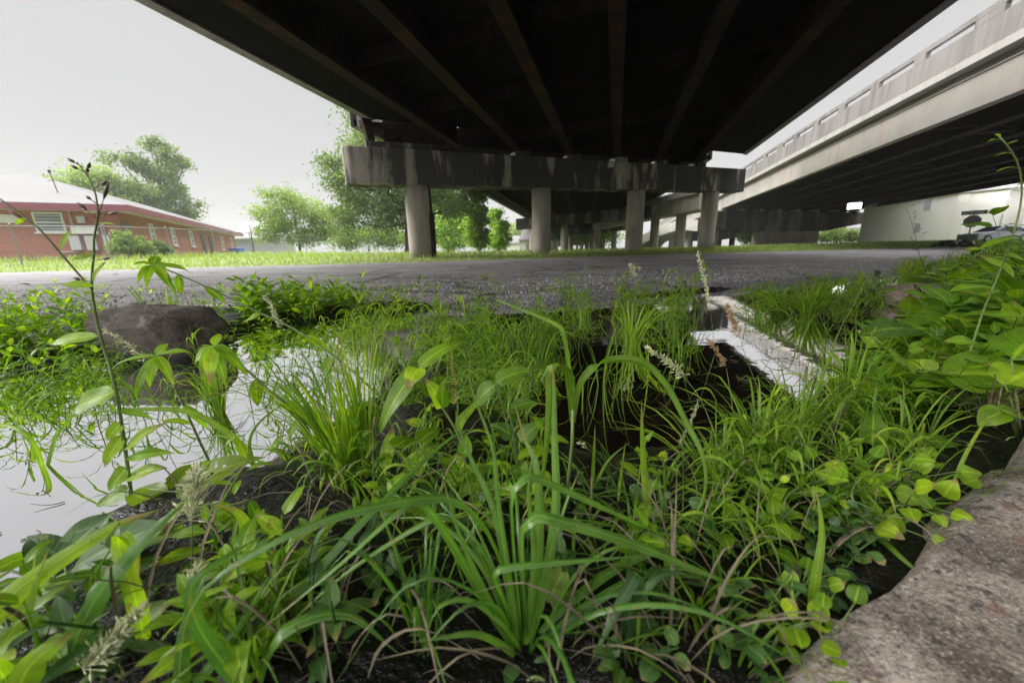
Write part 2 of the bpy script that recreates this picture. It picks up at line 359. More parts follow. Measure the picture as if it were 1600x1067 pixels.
# ------------------------------------------------------------------ road outline and ground height
RN = np.array([[-60, -30], [-12, -1.2], [-6.5, 1.2], [-3.47, 2.49], [-2.9, 2.85], [-1.85, 3.04], [-1.05, 3.05], [-.21, 3.12], [.39, 3.2], [1.2, 3.5], [2.04, 3.92], [3.26, 4.38], [4.98, 5.26], [9.21, 7.67], [14, 10.2], [30, 18], [70, 38]])
RF = np.array([[-60, -4], [-30, 8.5], [-16.7, 12.2], [-8.9, 13.9], [-3.8, 15.0], [1.5, 17.3], [6.9, 19.9], [12.9, 22.0], [22.6, 23.8], [34, 25.8], [48.7, 29.5], [70, 37]])
yn = lambda x: np.interp(x, RN[:, 0], RN[:, 1])
yf = lambda x: np.interp(x, RF[:, 0], RF[:, 1])
WZ = -0.10
shore_px = [(60, 905), (150, 838), (230, 778), (330, 748), (430, 722), (520, 690), (600, 650), (680, 632), (780, 645), (850, 690), (960, 704), (1080, 690), (1180, 655), (1262, 628), (1310, 600), (1345, 560), (1385, 520), (1425, 480), (1460, 455)]
S1 = np.array([[-3, -3], [-3, -.4], [-1.1, .28]] + [G(x, y, WZ)[:2].tolist() for x, y in shore_px] + [[4.4, 3.9], [5.6, 5.0], [7.2, 6.0], [12, 8.2], [14, 9], [14, -3]])
far_px = [(-100, 600), (60, 585), (150, 572), (250, 545), (370, 528), (430, 508), (520, 499), (640, 488), (760, 474), (900, 470), (1050, 462), (1200, 445), (1330, 428)]
S2 = np.array([[-9, .6]] + [G(x, y, WZ)[:2].tolist() for x, y in far_px] + [[6, 5.85], [6, 8], [-9, 8]])
def sdist(poly, x, y):
    sh = x.shape; x = x.ravel(); y = y.ravel(); d = np.full(x.shape, 1e9); ins = np.zeros(x.shape, bool)
    n = len(poly)
    for i in range(n):
        a, b = poly[i], poly[(i + 1) % n]; e_ = b - a
        t = np.clip(((x - a[0]) * e_[0] + (y - a[1]) * e_[1]) / (e_ @ e_), 0, 1)
        d = np.minimum(d, np.hypot(x - a[0] - t * e_[0], y - a[1] - t * e_[1]))
        c = ((a[1] > y) != (b[1] > y)) & (x < (b[0] - a[0]) * (y - a[1]) / (b[1] - a[1] + 1e-12) + a[0]); ins ^= c
    return (np.where(ins, d, -d)).reshape(sh)
ss = lambda a, b, x: (lambda t: t * t * (3 - 2 * t))(np.clip((x - a) / (b - a), 0, 1))
def H(x, y):
    x = np.atleast_1d(np.asarray(x, float)); y = np.atleast_1d(np.asarray(y, float))
    n1 = fbm(x, y, 4, 3.0); n2 = fbm(x, y, 4, 14.0)
    d1 = sdist(S1, x, y) + .10 * n2 + .06 * n1; d2 = sdist(S2, x, y) + .08 * n2 + .05 * n1
    z1 = WZ + np.where(d1 > 0, .075 * (1 - np.exp(-np.maximum(d1, 0) / .10)) + .10 * ss(.75, 1.8, x) * ss(0, .5, d1), .5 * d1)
    z2 = WZ + np.where(d2 > 0, np.minimum(.35 * d2, .06), .5 * d2)
    z = np.maximum(np.maximum(z1, z2), WZ - .16) + .030 * n2 * ss(-.1, .1, np.maximum(d1, d2)) + .05 * n1 * ss(0, .3, np.maximum(d1, d2))
    dr = y - yn(x); df = y - yf(x)
    verge = .02 + .26 * ss(0, 9, df) + .22 * ss(0, 14, df) * ss(-6, -18, x) + .12 * ss(0, 12, df) * ss(18, 34, x) + .06 * fbm(x, y, 3, .5)
    under = np.full(x.shape, -.12)
    z = np.where((dr > -.05) & (df < .25), np.minimum(z, under), z)
    out_l = ss(-5.5, -8, x); z = np.where(dr <= -.05, z * (1 - out_l) + out_l * .03, z)
    z = np.where(df >= .25, np.minimum(verge, .02 + verge * ss(.1, .8, df)), z)
    z = np.where(y < -.6, np.maximum(z, -.03), z)
    return z
h1 = lambda x, y: float(H(x, y)[0])
def axis(a, b, st, lo, hi, k):
    c = np.arange(a, b, st); g = np.geomspace(st, 1, 1)
    l, r = [], []
    s_, p = st, a
    while p > lo: s_ *= k; p -= s_; l.append(p)
    s_, p = st, c[-1]
    while p < hi: s_ *= k; p += s_; r.append(p)
    return np.concatenate([l[::-1], c, r])
gx = axis(-4.2, 5.0, .028, -240, 240, 1.09); gy = axis(-.2, 4.6, .028, -60, 330, 1.06)
X, Y = np.meshgrid(gx, gy, indexing='ij'); Z = H(X.ravel(), Y.ravel()).reshape(X.shape)
mb = MB(); kindv = ((Y - yf(X) > -.2) | (np.abs(X) > 30) & (Y < yn(X)) | (Y > 60)).astype(float)
mb.grid(np.stack([X, Y, Z], -1).transpose(1, 0, 2), None, kindv.T.ravel())
ground = mb.build('ground', M['ground'], smooth=True); ground['kind'] = 'structure'
mb = MB(); wx = np.linspace(-9, 13, 3); wy = np.linspace(-.55, 9, 3)
mb.grid(np.array([[(x, y, WZ) for x in wx] for y in wy])); w_ = mb.build('water', M['water']); w_['kind'] = 'structure'
# road sheet with a broken near edge
rx = np.unique(np.concatenate([np.linspace(-60, -6, 40), np.arange(-6, 9, .03), np.linspace(9, 70, 80)]))
tt = np.concatenate([[0, .002, .006, .012, .02, .03], np.linspace(.04, 1, 40)])
edge = .07 * fbm(rx * 1, rx * 0 + 3, 5, 2.5) + .10 * fbm(rx, rx * 0 + 9, 2, .7)
Yn, Yf = yn(rx) + edge * ss(-7, -5, rx) * ss(12, 8, rx), yf(rx) + .5 * fbm(rx, rx * 0 + 1, 4, .6)
RY = Yn[None] + (Yf - Yn)[None] * tt[:, None]; RX = np.broadcast_to(rx, RY.shape)
RZ = .004 + .012 * fbm(RX, RY, 3, 1.2) + .012 * fbm(RX, RY, 2, 12) * np.exp(-(RY - Yn) / .3) - .03 * np.exp(-(RY - Yn) / .10) * (1 + 2 * fbm(RX, RY, 2, 9)) + .03 * ss(0, 1, tt)[:, None]
sk = [np.stack([rx, Yn - .004, RZ[0] - d], -1) for d in (.17, .06, .02)]
sk[1][:, 1] -= .02 * (.5 + vnoise(rx * 14, rx * 0)); sk[2][:, 1] -= .012
mb = MB(); mb.grid(np.concatenate([np.array(sk), np.stack([RX, RY, RZ], -1)]))
road = mb.build('road', M['asphalt'], smooth=True); road['kind'] = 'structure'

# ------------------------------------------------------------------ elevated road overhead: deck coordinates (w across, v along)
VPA = math.radians(15.7); vv_ = np.array([math.sin(VPA), math.cos(VPA)]); ww_ = np.array([vv_[1], -vv_[0]]); P0 = np.array([-6.5, 19.1])
def WV(c):
    c = np.asarray(c, float); o = c.copy(); o[..., :2] = P0 + c[..., :1] * ww_ + c[..., 1:2] * vv_; return o
zb = lambda w: 5.5 + .045 * w
BU = np.array([6.64, 3.15]); BA = np.array([-4.72, 20.0])            # the skew pier: first column and step to the next
vb = lambda w: (w / 5.47 - .27 + .27) * 4.91 * 1.0 + .0 + (w * 0)     # where the skew joint crosses a given w
vb = lambda w: .898 * w
brid = thing('elevated_highway', 'dark overpass overhead carried on a stained concrete pier and round columns', 'overpass', (0, 20, 0))
def curve(v, w):          # beyond the joint the road bends gently to the left
    return w - .8 - .055 * v - .00035 * v * v
def deckpoly(w0, w1, va0, va1, vb0, vb1): return [(w0, va0), (w1, va1), (w1, vb1), (w0, vb0)]
V0 = -19.8
mb = MB()
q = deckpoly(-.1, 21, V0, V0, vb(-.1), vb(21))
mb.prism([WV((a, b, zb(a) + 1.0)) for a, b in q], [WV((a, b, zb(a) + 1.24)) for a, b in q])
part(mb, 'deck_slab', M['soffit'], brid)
for a in (-.1, 20.65):
    mb = MB(); q = deckpoly(a - .003, a + .353, V0, V0, vb(a), vb(a + .35))
    mb.prism([WV((x, y, zb(a) + .96)) for x, y in q], [WV((x, y, zb(a) + 2.05)) for x, y in q]); part(mb, 'parapet', M['parapet'], brid)
GW = [3.3, 5.95, 8.55, 11.2, 13.85, 16.6]
def ibeam(mb, w, va, vb_, z, dep=1.0, fw=.44, mi0=0, mi1=1, fn=None):
    fn = fn or (lambda v, w: w)
    n = 2 if fn(10, w) == w else 6
    vs = np.linspace(va, vb_, n)
    def strip(dw0, dw1, z0, z1, mi):
        vv = []
        for v in vs:
            c = fn(v, w); vv.append([WV((c + dw0, v, z0)), WV((c + dw1, v, z0)), WV((c + dw1, v, z1)), WV((c + dw0, v, z1))])
        mb.grid(np.array(vv), mi=mi, wrap=True)
    strip(-fw / 2, fw / 2, z, z + .05, mi1); strip(-.02, .02, z + .052, z + dep - .003, mi0)
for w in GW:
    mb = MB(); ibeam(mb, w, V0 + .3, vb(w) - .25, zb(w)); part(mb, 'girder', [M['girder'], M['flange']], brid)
for k_, v in enumerate((-16, -9.5, -5.2, -1.0)):
    mb = MB()
    for a, b in zip(GW[:-1], GW[1:]):
        sv = .898 * (a - 3) * .0
        q = [(a + .03, v), (b - .03, v), (b - .03, v + .03), (a + .03, v + .03)]
        mb.prism([WV((x, y, zb(x) + .35)) for x, y in q], [WV((x, y, zb(x) + .85)) for x, y in q])
    part(mb, 'cross_frame', M['girder'], brid)
for v0 in (4.5, 9.0):
    mb = MB()
    for a, b in zip(GW[:-1], GW[1:]):
        if vb(a) < v0 + .5: continue
        q = [(a + .03, v0), (b - .03, v0), (b - .03, v0 + .03), (a + .03, v0 + .03)]
        mb.prism([WV((x, y, zb(x) + .35)) for x, y in q], [WV((x, y, zb(x) + .85)) for x, y in q])
    part(mb, 'cross_frame', M['girder'], brid)
# end frames over the pier: plate and diagonals along the skew
def bent(i, off=0.0, z=0.0): p = BA + BU * i; n = np.array([-BU[1], BU[0]]) / np.hypot(*BU); return V3(*(p + n * off), z)
zc0 = lambda i: 3.66 + .245 * i; zc1 = lambda i: 5.26 + .245 * i       # under and upper side of the pier cap
iw = lambda w: w / 5.47 - .27
mb = MB()
for a, b in zip([0.5] + GW[:-1], GW):
    ia, ib = iw(a), iw(b)
    for off in (-.28,):
        p = [bent(ia, off, zc1(ia) + .32), bent(ib, off, zc1(ib) + .32)]
        mb.prism([p[0], p[1], p[1] + V3(0, .02, 0), p[0] + V3(0, .02, 0)], [p[0] + V3(0, 0, .09), p[1] + V3(0, 0, .09), p[1] + V3(0, .02, .09), p[0] + V3(0, .02, .09)])
        q = bent((ia + ib) / 2, off, zb((a + b) / 2) + .9)
        for e_ in p: mb.tube([e_ + V3(0, .01, .05), q], .035, 4)
    pl = [bent(ia, .1, zc1(ia) + .45), bent(ib, .1, zc1(ib) + .45)]
    mb.prism([pl[0], pl[1], pl[1] + V3(0, .03, 0), pl[0] + V3(0, .03, 0)], [x + V3(0, y, zb(b) + 1.0 - x[2]) for x, y in ((pl[0], 0), (pl[1], 0), (pl[1], .03), (pl[0], .03))])
part(mb, 'end_frame', M['girder'], brid)
mb = MB(); i0 = -.30
mb.prism([bent(i0 + .02, -.25, zc1(i0) + .33), bent(i0 + .06, -.25, zc1(i0) + .33), bent(i0 + .06, .45, zc1(i0) + .33), bent(i0 + .02, .45, zc1(i0) + .33)],
         [bent(i0 - .01, -.25, zb(0) + 1.0), bent(i0 + .05, -.25, zb(0) + 1.0), bent(i0 + .05, .45, zb(0) + 1.0), bent(i0 - .01, .45, zb(0) + 1.0)])
part(mb, 'end_bracket', M['flange'], brid)
mb = MB()
q = [bent(a, b, zc1(a) + .002) for a, b in ((i0 + .0, -.4), (.12, -.4), (.12, .4), (i0 + .0, .4))]
mb.prism(q, [x + V3(0, 0, .3) for x in q]); part(mb, 'bearing_pedestal', M['cap'], brid, bevel=.02)
for w in GW[1:]:
    mb = MB(); i = iw(w); q = [bent(i + a, b, zc1(i) + .002 + .245 * a) for a, b in ((-.055, -.42), (.055, -.42), (.055, .42), (-.055, .42))]
    mb.prism(q, [x + V3(0, 0, zb(w) - zc1(i) - .004) for x in q]); part(mb, 'bearing_pedestal', M['cap'], brid, bevel=.02)
# pier cap with rounded ends
mb = MB(); out_ = []
half = .62
for i_, sgn in ((-.40, -1), (3.38, 1)):
    for a in np.linspace(-90, 90, 9) if sgn > 0 else np.linspace(90, 270, 9):
        out_.append((i_ + math.cos(math.radians(a)) * .30 / 7.35, math.sin(math.radians(a)) * .30 + math.copysign(half - .30, math.sin(math.radians(a)) if abs(math.sin(math.radians(a))) > .01 else 1e-9)))
bot = [bent(i, o_, zc0(i)) for i, o_ in out_]; top = [bent(i, o_, zc1(i)) for i, o_ in out_]
mb.prism(bot, top); part(mb, 'pier_cap', M['cap'], brid, bevel=.05)
def column(p, r, z0, z1, m, par, name='column', sides=28):
    mb = MB(); mb.tube([V3(p[0], p[1], z0 + (z1 - z0) * t) for t in np.linspace(0, 1, 6)], r, sides); return part(mb, name, m, par, smooth=True)
for i in range(4):
    p = bent(i); column(p, .57, h1(p[0], p[1]) - .2, zc0(i) + .03, M['column'], brid)
# spans beyond the first pier
def farspan(va_fn, vbv, m):
    mb = MB(); ws = np.linspace(-.3, 20.4, 5); rows = []
    for w in ws:
        vs = np.linspace(va_fn(w), vbv, 7); rows.append([WV((curve(v, w), v, zb(w) + 1.0)) for v in vs])
    lo = np.array(rows); up = lo + V3(0, 0, .25)
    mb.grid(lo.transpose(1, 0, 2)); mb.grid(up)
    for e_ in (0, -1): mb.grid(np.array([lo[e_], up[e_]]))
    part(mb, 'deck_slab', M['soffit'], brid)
    for w in (-.3, 20.4):
        mb = MB(); vs = np.linspace(va_fn(w), vbv, 7); g = []
        for v in vs:
            c = curve(v, w); g.append([WV((c - .18, v, zb(w) + .93)), WV((c + .18, v, zb(w) + .93)), WV((c + .18, v, zb(w) + 2.05)), WV((c - .18, v, zb(w) + 2.05))])
        mb.grid(np.array(g), wrap=True); part(mb, 'parapet', M['parapet'], brid)
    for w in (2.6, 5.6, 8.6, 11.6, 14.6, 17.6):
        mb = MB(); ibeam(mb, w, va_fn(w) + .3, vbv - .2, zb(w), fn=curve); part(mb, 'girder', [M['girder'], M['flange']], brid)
BV = [38, 66, 94, 124, 156, 190]
farspan(lambda w: vb(w + .8) + .06, BV[0] - .05, None)
for a, b in zip(BV[:-1], BV[1:]): farspan(lambda w, a=a: a + .05, b - .05, None)
for v in BV:
    mb = MB(); q = [(curve(v, x), v + y) for x, y in ((.6, -.65), (19.6, -.65), (19.6, .65), (.6, .65))]
    mb.prism([WV((a, b, 3.65 + .045 * a)) for a, b in q], [WV((a, b, 5.15 + .045 * a)) for a, b in q]); part(mb, 'pier_cap', M['pier_dark'], brid, bevel=.06)
    for x in (3.0, 7.6, 12.2, 16.8):
        c = curve(v, x); p = WV((c, v, 0.0)); column(p, .55, -.1, 3.68 + .045 * c, M['far_concrete'], brid, sides=16)
# lamp under the first pier cap and drain pipe on the first column
def lampbox(p, label, dirv, s=.34):
    t = thing('light_box', label, 'light', tuple(p)); f = nrm([dirv[0], dirv[1], 0]); r = V3(-f[1], f[0], 0)
    fr = lambda c: p + c[:, :1] * r + c[:, 1:2] * f + c[:, 2:3] * V3(0, 0, 1)
    mb = MB(); mb.box(-s / 2, s / 2, -.14, 0, -s * .4, s * .4, fr); mb.box(-.04, .04, 0, .2, -.03, .03, fr); part(mb, 'housing', M['parapet'], t, bevel=.02)
    mb = MB(); mb.box(-s * .42, s * .42, -.163, -.143, -s * .33, s * .33, fr); part(mb, 'lens', M['lamp_glass'], t)
    return t
M['lamp_glass'] = plain('lamp_glass', (.5, .52, .48), .15, var=.1)
p = bent(1.60, -.86, 5.35); lampbox(p, 'small grey flood lamp fixed high on the stained pier cap', -nrm(p[:2]) * -1, .42)
dp = thing('drain_pipe', 'rusty dark drain pipe standing against the first round column', 'pipe', tuple(bent(.115, -.2, 0)))
pp = bent(.10, .1); zt = 2.35
mb = MB(); mb.tube([V3(pp[0], pp[1], z) for z in np.linspace(h1(pp[0], pp[1]) - .1, zt, 8)], .15, 12); part(mb, 'pipe', M['girder'], dp, smooth=True)
for z in (zt, 1.5, .9): mb = MB(); mb.tube([V3(pp[0], pp[1], z - .05), V3(pp[0], pp[1], z + .05)], .19, 12); part(mb, 'collar', M['flange'], dp)
mb = MB(); mb.tube([V3(pp[0], pp[1], zt + .05), V3(pp[0] - .02, pp[1], 3.9)], .07, 10); part(mb, 'downpipe', M['girder'], dp, smooth=True)

# ------------------------------------------------------------------ second overpass on the right
ovr = thing('concrete_overpass', 'pale overpass with rusty streaked side girder and open concrete railing', 'overpass', (30, 40, 0))
RW0, RW1, RZB = 25.1, 47.0, 5.5
PA, PB = np.array([24.0, 41.8]), np.array([50.0, 57.3])                  # ends of its pier in deck coordinates
rv = lambda w: PA[1] + (w - PA[0]) * (PB[1] - PA[1]) / (PB[0] - PA[0])
RV0, RV1 = -22.0, 120.0
mb = MB(); q = [(RW0 - .55, RV0), (RW1 + .5, RV0), (RW1 + .5, RV1), (RW0 - .55, RV1)]
mb.prism([WV((a, b, 7.12)) for a, b in q], [WV((a, b, 7.42)) for a, b in q]); part(mb, 'deck_slab', M['pale_concrete'], ovr)
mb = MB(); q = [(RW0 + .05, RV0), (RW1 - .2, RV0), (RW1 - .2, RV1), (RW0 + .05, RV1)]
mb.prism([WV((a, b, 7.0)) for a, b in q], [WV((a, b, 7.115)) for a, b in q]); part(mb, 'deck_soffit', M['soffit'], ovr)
for w, nm, m in ((RW0, 'fascia_girder', [M['fascia'], M['fascia']]),):
    for va, vb_ in ((RV0, rv(w) - .06), (rv(w) + .06, RV1)):
        mb = MB(); q = [(w - .03, va), (w + .03, va), (w + .03, vb_), (w - .03, vb_)]
        mb.prism([WV((a, b, RZB + .05)) for a, b in q], [WV((a, b, 6.82)) for a, b in q])
        q = [(w - .16, va), (w + .25, va), (w + .25, vb_), (w - .16, vb_)]
        mb.prism([WV((a, b, RZB)) for a, b in q], [WV((a, b, RZB + .047)) for a, b in q], 1)
        q = [(w - .10, va), (w + .2, va), (w + .2, vb_), (w - .10, vb_)]
        mb.prism([WV((a, b, 6.824)) for a, b in q], [WV((a, b, 6.88)) for a, b in q], 1)
        q = [(w + .02, va), (w + .2, va), (w + .2, vb_), (w + .02, vb_)]
        mb.prism([WV((a, b, 6.884)) for a, b in q], [WV((a, b, 7.117)) for a, b in q], 1)
        part(mb, nm, m, ovr)
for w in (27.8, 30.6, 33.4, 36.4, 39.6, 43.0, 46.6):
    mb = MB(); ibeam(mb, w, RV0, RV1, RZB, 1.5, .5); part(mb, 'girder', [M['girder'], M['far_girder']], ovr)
gl_ = [RW0, 27.8, 30.6, 33.4, 36.4, 39.6, 43.0, 46.6]
for v in np.arange(-8, 110, 8.0):
    mb = MB()
    for j, (a, b) in enumerate(zip(gl_[:-1], gl_[1:])):
        y = v + .6 * (a - 25)
        for z0, z1, w0_, w1_ in ((RZB + .2, RZB + 1.3, a, b), (RZB + 1.3, RZB + .2, a, b), (RZB + .2, RZB + .2, a, b)):
            mb.tube([WV((w0_ + .05, y, z0)), WV((w1_ - .05, y, z1))], .05, 4)
    part(mb, 'cross_brace', M['far_girder'], ovr)
# railing: 2.35 m openings, 0.9 m solid pieces
mb = MB(); fx = lambda c: WV(c)
mb.box(RW0 - .50, RW0 - .08, RV0, RV1, 7.424, 7.50, fx)
mb.box(RW0 - .42, RW0 - .14, RV0, RV1, 7.90, 8.16, fx) if False else None
mb.box(RW0 - .40, RW0 - .24, RV0, RV1, 7.503, 8.50, fx)
mb.box(RW0 - .41, RW0 - .23, RV0, RV1, 8.79, 9.0, fx)
st = 4.72
for k_ in range(-9, 40):
    a = st + k_ * 3.2 - (.72 if k_ % 6 else 1.2)
    mb.box(RW0 - .405, RW0 - .235, a, st + k_ * 3.2, 8.503, 8.787, fx)
part(mb, 'railing', M['parapet'], ovr)
mb = MB(); mb.box(RW1 + .1, RW1 + .45, RV0, RV1, 7.424, 8.6, fx); part(mb, 'railing', M['parapet'], ovr)
def rpt(t, z, off=0): 
    c = PA + (PB - PA) * t; d = nrm(PB - PA); n = np.array([-d[1], d[0]]); return WV((*(c + n * off), z))
def rcap(dv, m, t0=.0, t1=1.0):
    mb = MB(); prof = [(t0, 2.9), (t0, 5.15), (t1, 5.15), (t1, 3.9), (.66, 2.45), (.22, 2.45)]
    sh = V3(*(dv * vv_), 0)
    A_ = [rpt(t, z, -.75) + sh for t, z in prof]; B_ = [rpt(t, z, .75) + sh for t, z in prof]
    mb.prism(A_, B_); return mb
part(rcap(0, None), 'pier_cap', M['pier_dark'], ovr, bevel=.05)
mb = MB(); q = [rpt(t, 0, o_) for t, o_ in ((.255, -.62), (.627, -.62), (.627, .62), (.255, .62))]
mb.prism([x + V3(0, 0, -.1) for x in q], [x + V3(0, 0, 2.446) for x in q]); part(mb, 'pier_wall', M['far_concrete'], ovr, bevel=.06)
for w in gl_:
    mb = MB(); t = (w - PA[0]) / (PB[0] - PA[0]); q = [rpt(t + a, 5.153, b) for a, b in ((-.012, -.5), (.012, -.5), (.012, .5), (-.012, .5))]
    mb.prism(q, [x + V3(0, 0, .344) for x in q]); part(mb, 'bearing', M['far_concrete'], ovr)
for dv in (32, 62):
    part(rcap(dv, None), 'pier_cap', M['pier_dark'], ovr, bevel=.05)
    for t in (.12, .3, .5, .7):
        p = rpt(t, 0) + V3(*(dv * vv_), 0); column(p, .6, -.1, 2.6 if t > .2 else 2.9, M['pier_dark'], ovr, sides=14)
# graffiti scribbles, thin paint on the pier wall
M['spray'] = plain('grey_spray_paint', (.10, .10, .10), .7, var=.3)
mb = MB(); gr = np.random.default_rng(5)
for k_ in range(9):
    t0, z0 = .30 + .032 * k_, 1.15 + .25 * gr.random(); pts = []
    for j in range(9): pts.append(rpt(t0 + .012 * gr.normal(), z0 + .32 * gr.normal() * (1.3 if k_ > 6 else .8), -.628))
    mb.tube(catmull(pts, 36), .022, 4)
gf = part(mb, 'graffiti', M['spray'], ovr)
M['lit'] = mat('sky_gap_glow')[0]
b_ = [n for n in M['lit'].node_tree.nodes if n.type == 'BSDF_PRINCIPLED'][0]; b_.inputs['Emission Color'].default_value = (1, .98, .93, 1); b_.inputs['Emission Strength'].default_value = 1.6

# bright sky gap under the right overpass, put in as a glowing box
lp = G(1335, 322, 5.25); t = thing('light_box', 'glowing box put in for the bright sky gap under the right overpass near the end of its pier', 'light', tuple(lp))
f_ = nrm([-lp[0], -lp[1], 0]); r_ = V3(-f_[1], f_[0], 0); fr = lambda c: lp + c[:, :1] * r_ + c[:, 1:2] * f_ + c[:, 2:3] * V3(0, 0, 1)
mb = MB(); mb.box(-.75, .75, -.35, 0, -.42, .42, fr); mb.box(-.06, .06, -.2, -.1, .42, 1.7, fr); part(mb, 'housing', M['parapet'], t, bevel=.03)
mb = MB(); mb.box(-.68, .68, .003, .04, -.36, .36, fr); part(mb, 'lens', M['lit'], t, bevel=.02)

# curving white ramp far behind the piers
rmp = thing('access_ramp', 'white curving ramp seen far off between the round columns', 'ramp', tuple(P(1040, 385, 85)))
cen = catmull([P(1128, 352, 68), P(1092, 352, 80), P(1050, 362, 88), P(1022, 374, 92), P(1010, 388, 94)], 18)
T_ = np.gradient(cen, axis=0); S_ = np.stack([T_[:, 1], -T_[:, 0], T_[:, 0] * 0], -1); S_ /= np.linalg.norm(S_, axis=1, keepdims=True)
def sect(pts, prof): return np.array([[p + s * a + V3(0, 0, b) for a, b in prof] for p, s in zip(pts, S_)])
mb = MB(); mb.grid(sect(cen, [(-4, 0), (4, 0), (4, -.9), (-4, -.9)]), wrap=True); part(mb, 'deck_slab', M['pale_concrete'], rmp)
for a in (-4.02, 3.72):
    mb = MB(); mb.grid(sect(cen, [(a, -.5), (a + .3, -.5), (a + .3, 1.1), (a, 1.1)]), wrap=True); part(mb, 'parapet', M['pale_concrete'], rmp)
for k_ in (2, 6, 9, 12):
    p = cen[k_]; column(p, .75, -.1, p[2] - .85, M['pale_concrete'], rmp, sides=14)

lk = thing('link_ramp', 'beige concrete link beam on a round column between the two overpasses', 'ramp', tuple(G(1050, 336, 4.6) * V3(1, 1, 0)))
a_, b_ = G(1096, 327, 4.6), G(1004, 344, 4.6); d_ = nrm(b_ - a_); a_ = a_ + d_ * .6; b_ = b_ + d_ * 22; n_ = nrm([d_[1], -d_[0], 0]); n_ = n_ if n_[0] > 0 else -n_
mb = MB(); q = [a_, b_, b_ + n_ * 2.4, a_ + n_ * 2.4]; mb.prism(q, [x + V3(0, 0, 1.75) for x in q]); part(mb, 'beam', M['far_concrete'], lk, bevel=.05)
mb = MB(); q = [a_ - n_ * .25, b_ - n_ * .25, b_ + n_ * .1, a_ + n_ * .1]; mb.prism([x + V3(0, 0, 1.753) for x in q], [x + V3(0, 0, 2.55) for x in q]); part(mb, 'parapet', M['parapet'], lk, bevel=.03)
for px_ in (1051, 1012):
    q = ray(px_, 340); i_, t_ = np.linalg.solve(np.array([[d_[0], -q[0]], [d_[1], -q[1]]]), -a_[:2]); c_ = a_ + d_ * i_ + n_ * 1.2; column(c_, .62, -.1, 4.63, M['far_concrete'], lk, sides=18)
# ------------------------------------------------------------------ brick house
def brickmat():
    m, t, b, o = mat('red_brick'); k = N(t)
    uv = k.coord('UV'); br = k.n('ShaderNodeTexBrick', {'Vector': uv, 'Color1': (.44, .16, .135, 1), 'Color2': (.36, .115, .10, 1), 'Mortar': (.40, .29, .26, 1), 'Scale': 1.0, 'Mortar Size': .012, 'Brick Width': .30, 'Row Height': .105})
    n = k.noise(k.coord(), .7, 5); c = k.mix(.35, br.outputs[0], k.ramp(n, [(.3, (.30, .09, .075)), (.7, (.50, .20, .16))]))
    t.links.new(c, b.inputs['Base Color']); b.inputs['Roughness'].default_value = .85; return m
M['brick'] = brickmat()
M['maroon'] = plain('maroon_trim', (.22, .075, .095), .5, var=.12)
M['roof_white'] = plain('pale_roof', (.15, .145, .145), .6, var=.06, scale=.6)
M['white'] = plain('white_paint', (.74, .73, .75), .45, var=.06)
M['greybox'] = plain('grey_metal_box', (.50, .50, .53), .4, var=.08)
M['glass'] = plain('window_glass', (.20, .23, .29), .08, var=.3, scale=2)
M['curtain'] = plain('pale_blind', (.42, .45, .52), .5, var=.25, scale=4)
M['door_grey'] = plain('weathered_door', (.16, .13, .125), .6, var=.25)
M['black_iron'] = plain('black_iron', (.025, .023, .024), .5)
HC = np.array([-21.4, 21.3]); HA = nrm([-.423, .906]); HB = np.array([-HA[1], HA[0]]); HB = HB if HB[0] < 0 else -HB
GZ = .30
# house frame: s along the long face (away), b along the short face (to the left), z up; outward is -b on the long face, -s on the short
hf = lambda c: (lambda o: np.stack([HC[0] + c[..., 0] * HA[0] + c[..., 1] * HB[0], HC[1] + c[..., 0] * HA[1] + c[..., 1] * HB[1], c[..., 2] + GZ], -1))(0)
house = thing('brick_house', 'long low red brick building with maroon eaves and pale roof', 'house', (HC[0], HC[1], GZ))
HL, HW, HE = 27.0, 11.0, 2.62
def wall_uv(p, q, z0, z1, mbx, thick=None):
    p = np.array(p, float); q = np.array(q, float); l = np.linalg.norm(q - p)
    vv = np.array([[[*p, z0], [*q, z0]], [[*p, z1], [*q, z1]]]); uv = np.array([[[0, z0], [l, z0]], [[0, z1], [l, z1]]])
    mbx.grid(hf(vv), uv)
mb = MB()
for p, q in (((0, 0), (HL, 0)), ((HL, 0), (HL, HW)), ((HL, HW), (0, HW)), ((0, HW), (0, 0))): wall_uv(p, q, -.5, HE, mb)
part(mb, 'wall', M['brick'], house)
mb = MB(); e_ = .75                                        # hip roof with eave
ev = [(-e_, -e_), (HL + e_, -e_), (HL + e_, HW + e_), (-e_, HW + e_)]
rz = HE + .30; ridge = [(HW / 2 - .2, HW / 2, rz + 2.3), (HL - HW / 2, HW / 2, rz + 2.3)]
vr = hf(np.array([(a, b, rz) for a, b in ev] + ridge)); mb.add(vr, [(0, 1, 5, 4), (1, 2, 5), (2, 3, 4, 5), (3, 0, 4)])
rf = part(mb, 'roof', M['roof_white'], house)
mb = MB(); mb.box(-e_, HL + e_, -e_, HW + e_, HE + .002, HE + .06, lambda c: hf(c)); part(mb, 'soffit', M['white'], house)
mb = MB()
for x0, x1, y0, y1 in ((-e_ - .06, HL + e_ + .06, -e_ - .06, -e_ - .003), (-e_ - .06, -e_ - .003, -e_, HW + e_), (HL + e_ + .003, HL + e_ + .06, -e_, HW + e_)):
    mb.box(x0, x1, y0, y1, HE - .03, HE + .31, lambda c: hf(c))
part(mb, 'fascia', M['maroon'], house)
def onface(face, a, off): return (lambda c: hf(np.stack([a + c[:, 0], -off - c[:, 1], c[:, 2]], -1))) if face == 's' else (lambda c: hf(np.stack([-off - c[:, 1], a + c[:, 0], c[:, 2]], -1)))
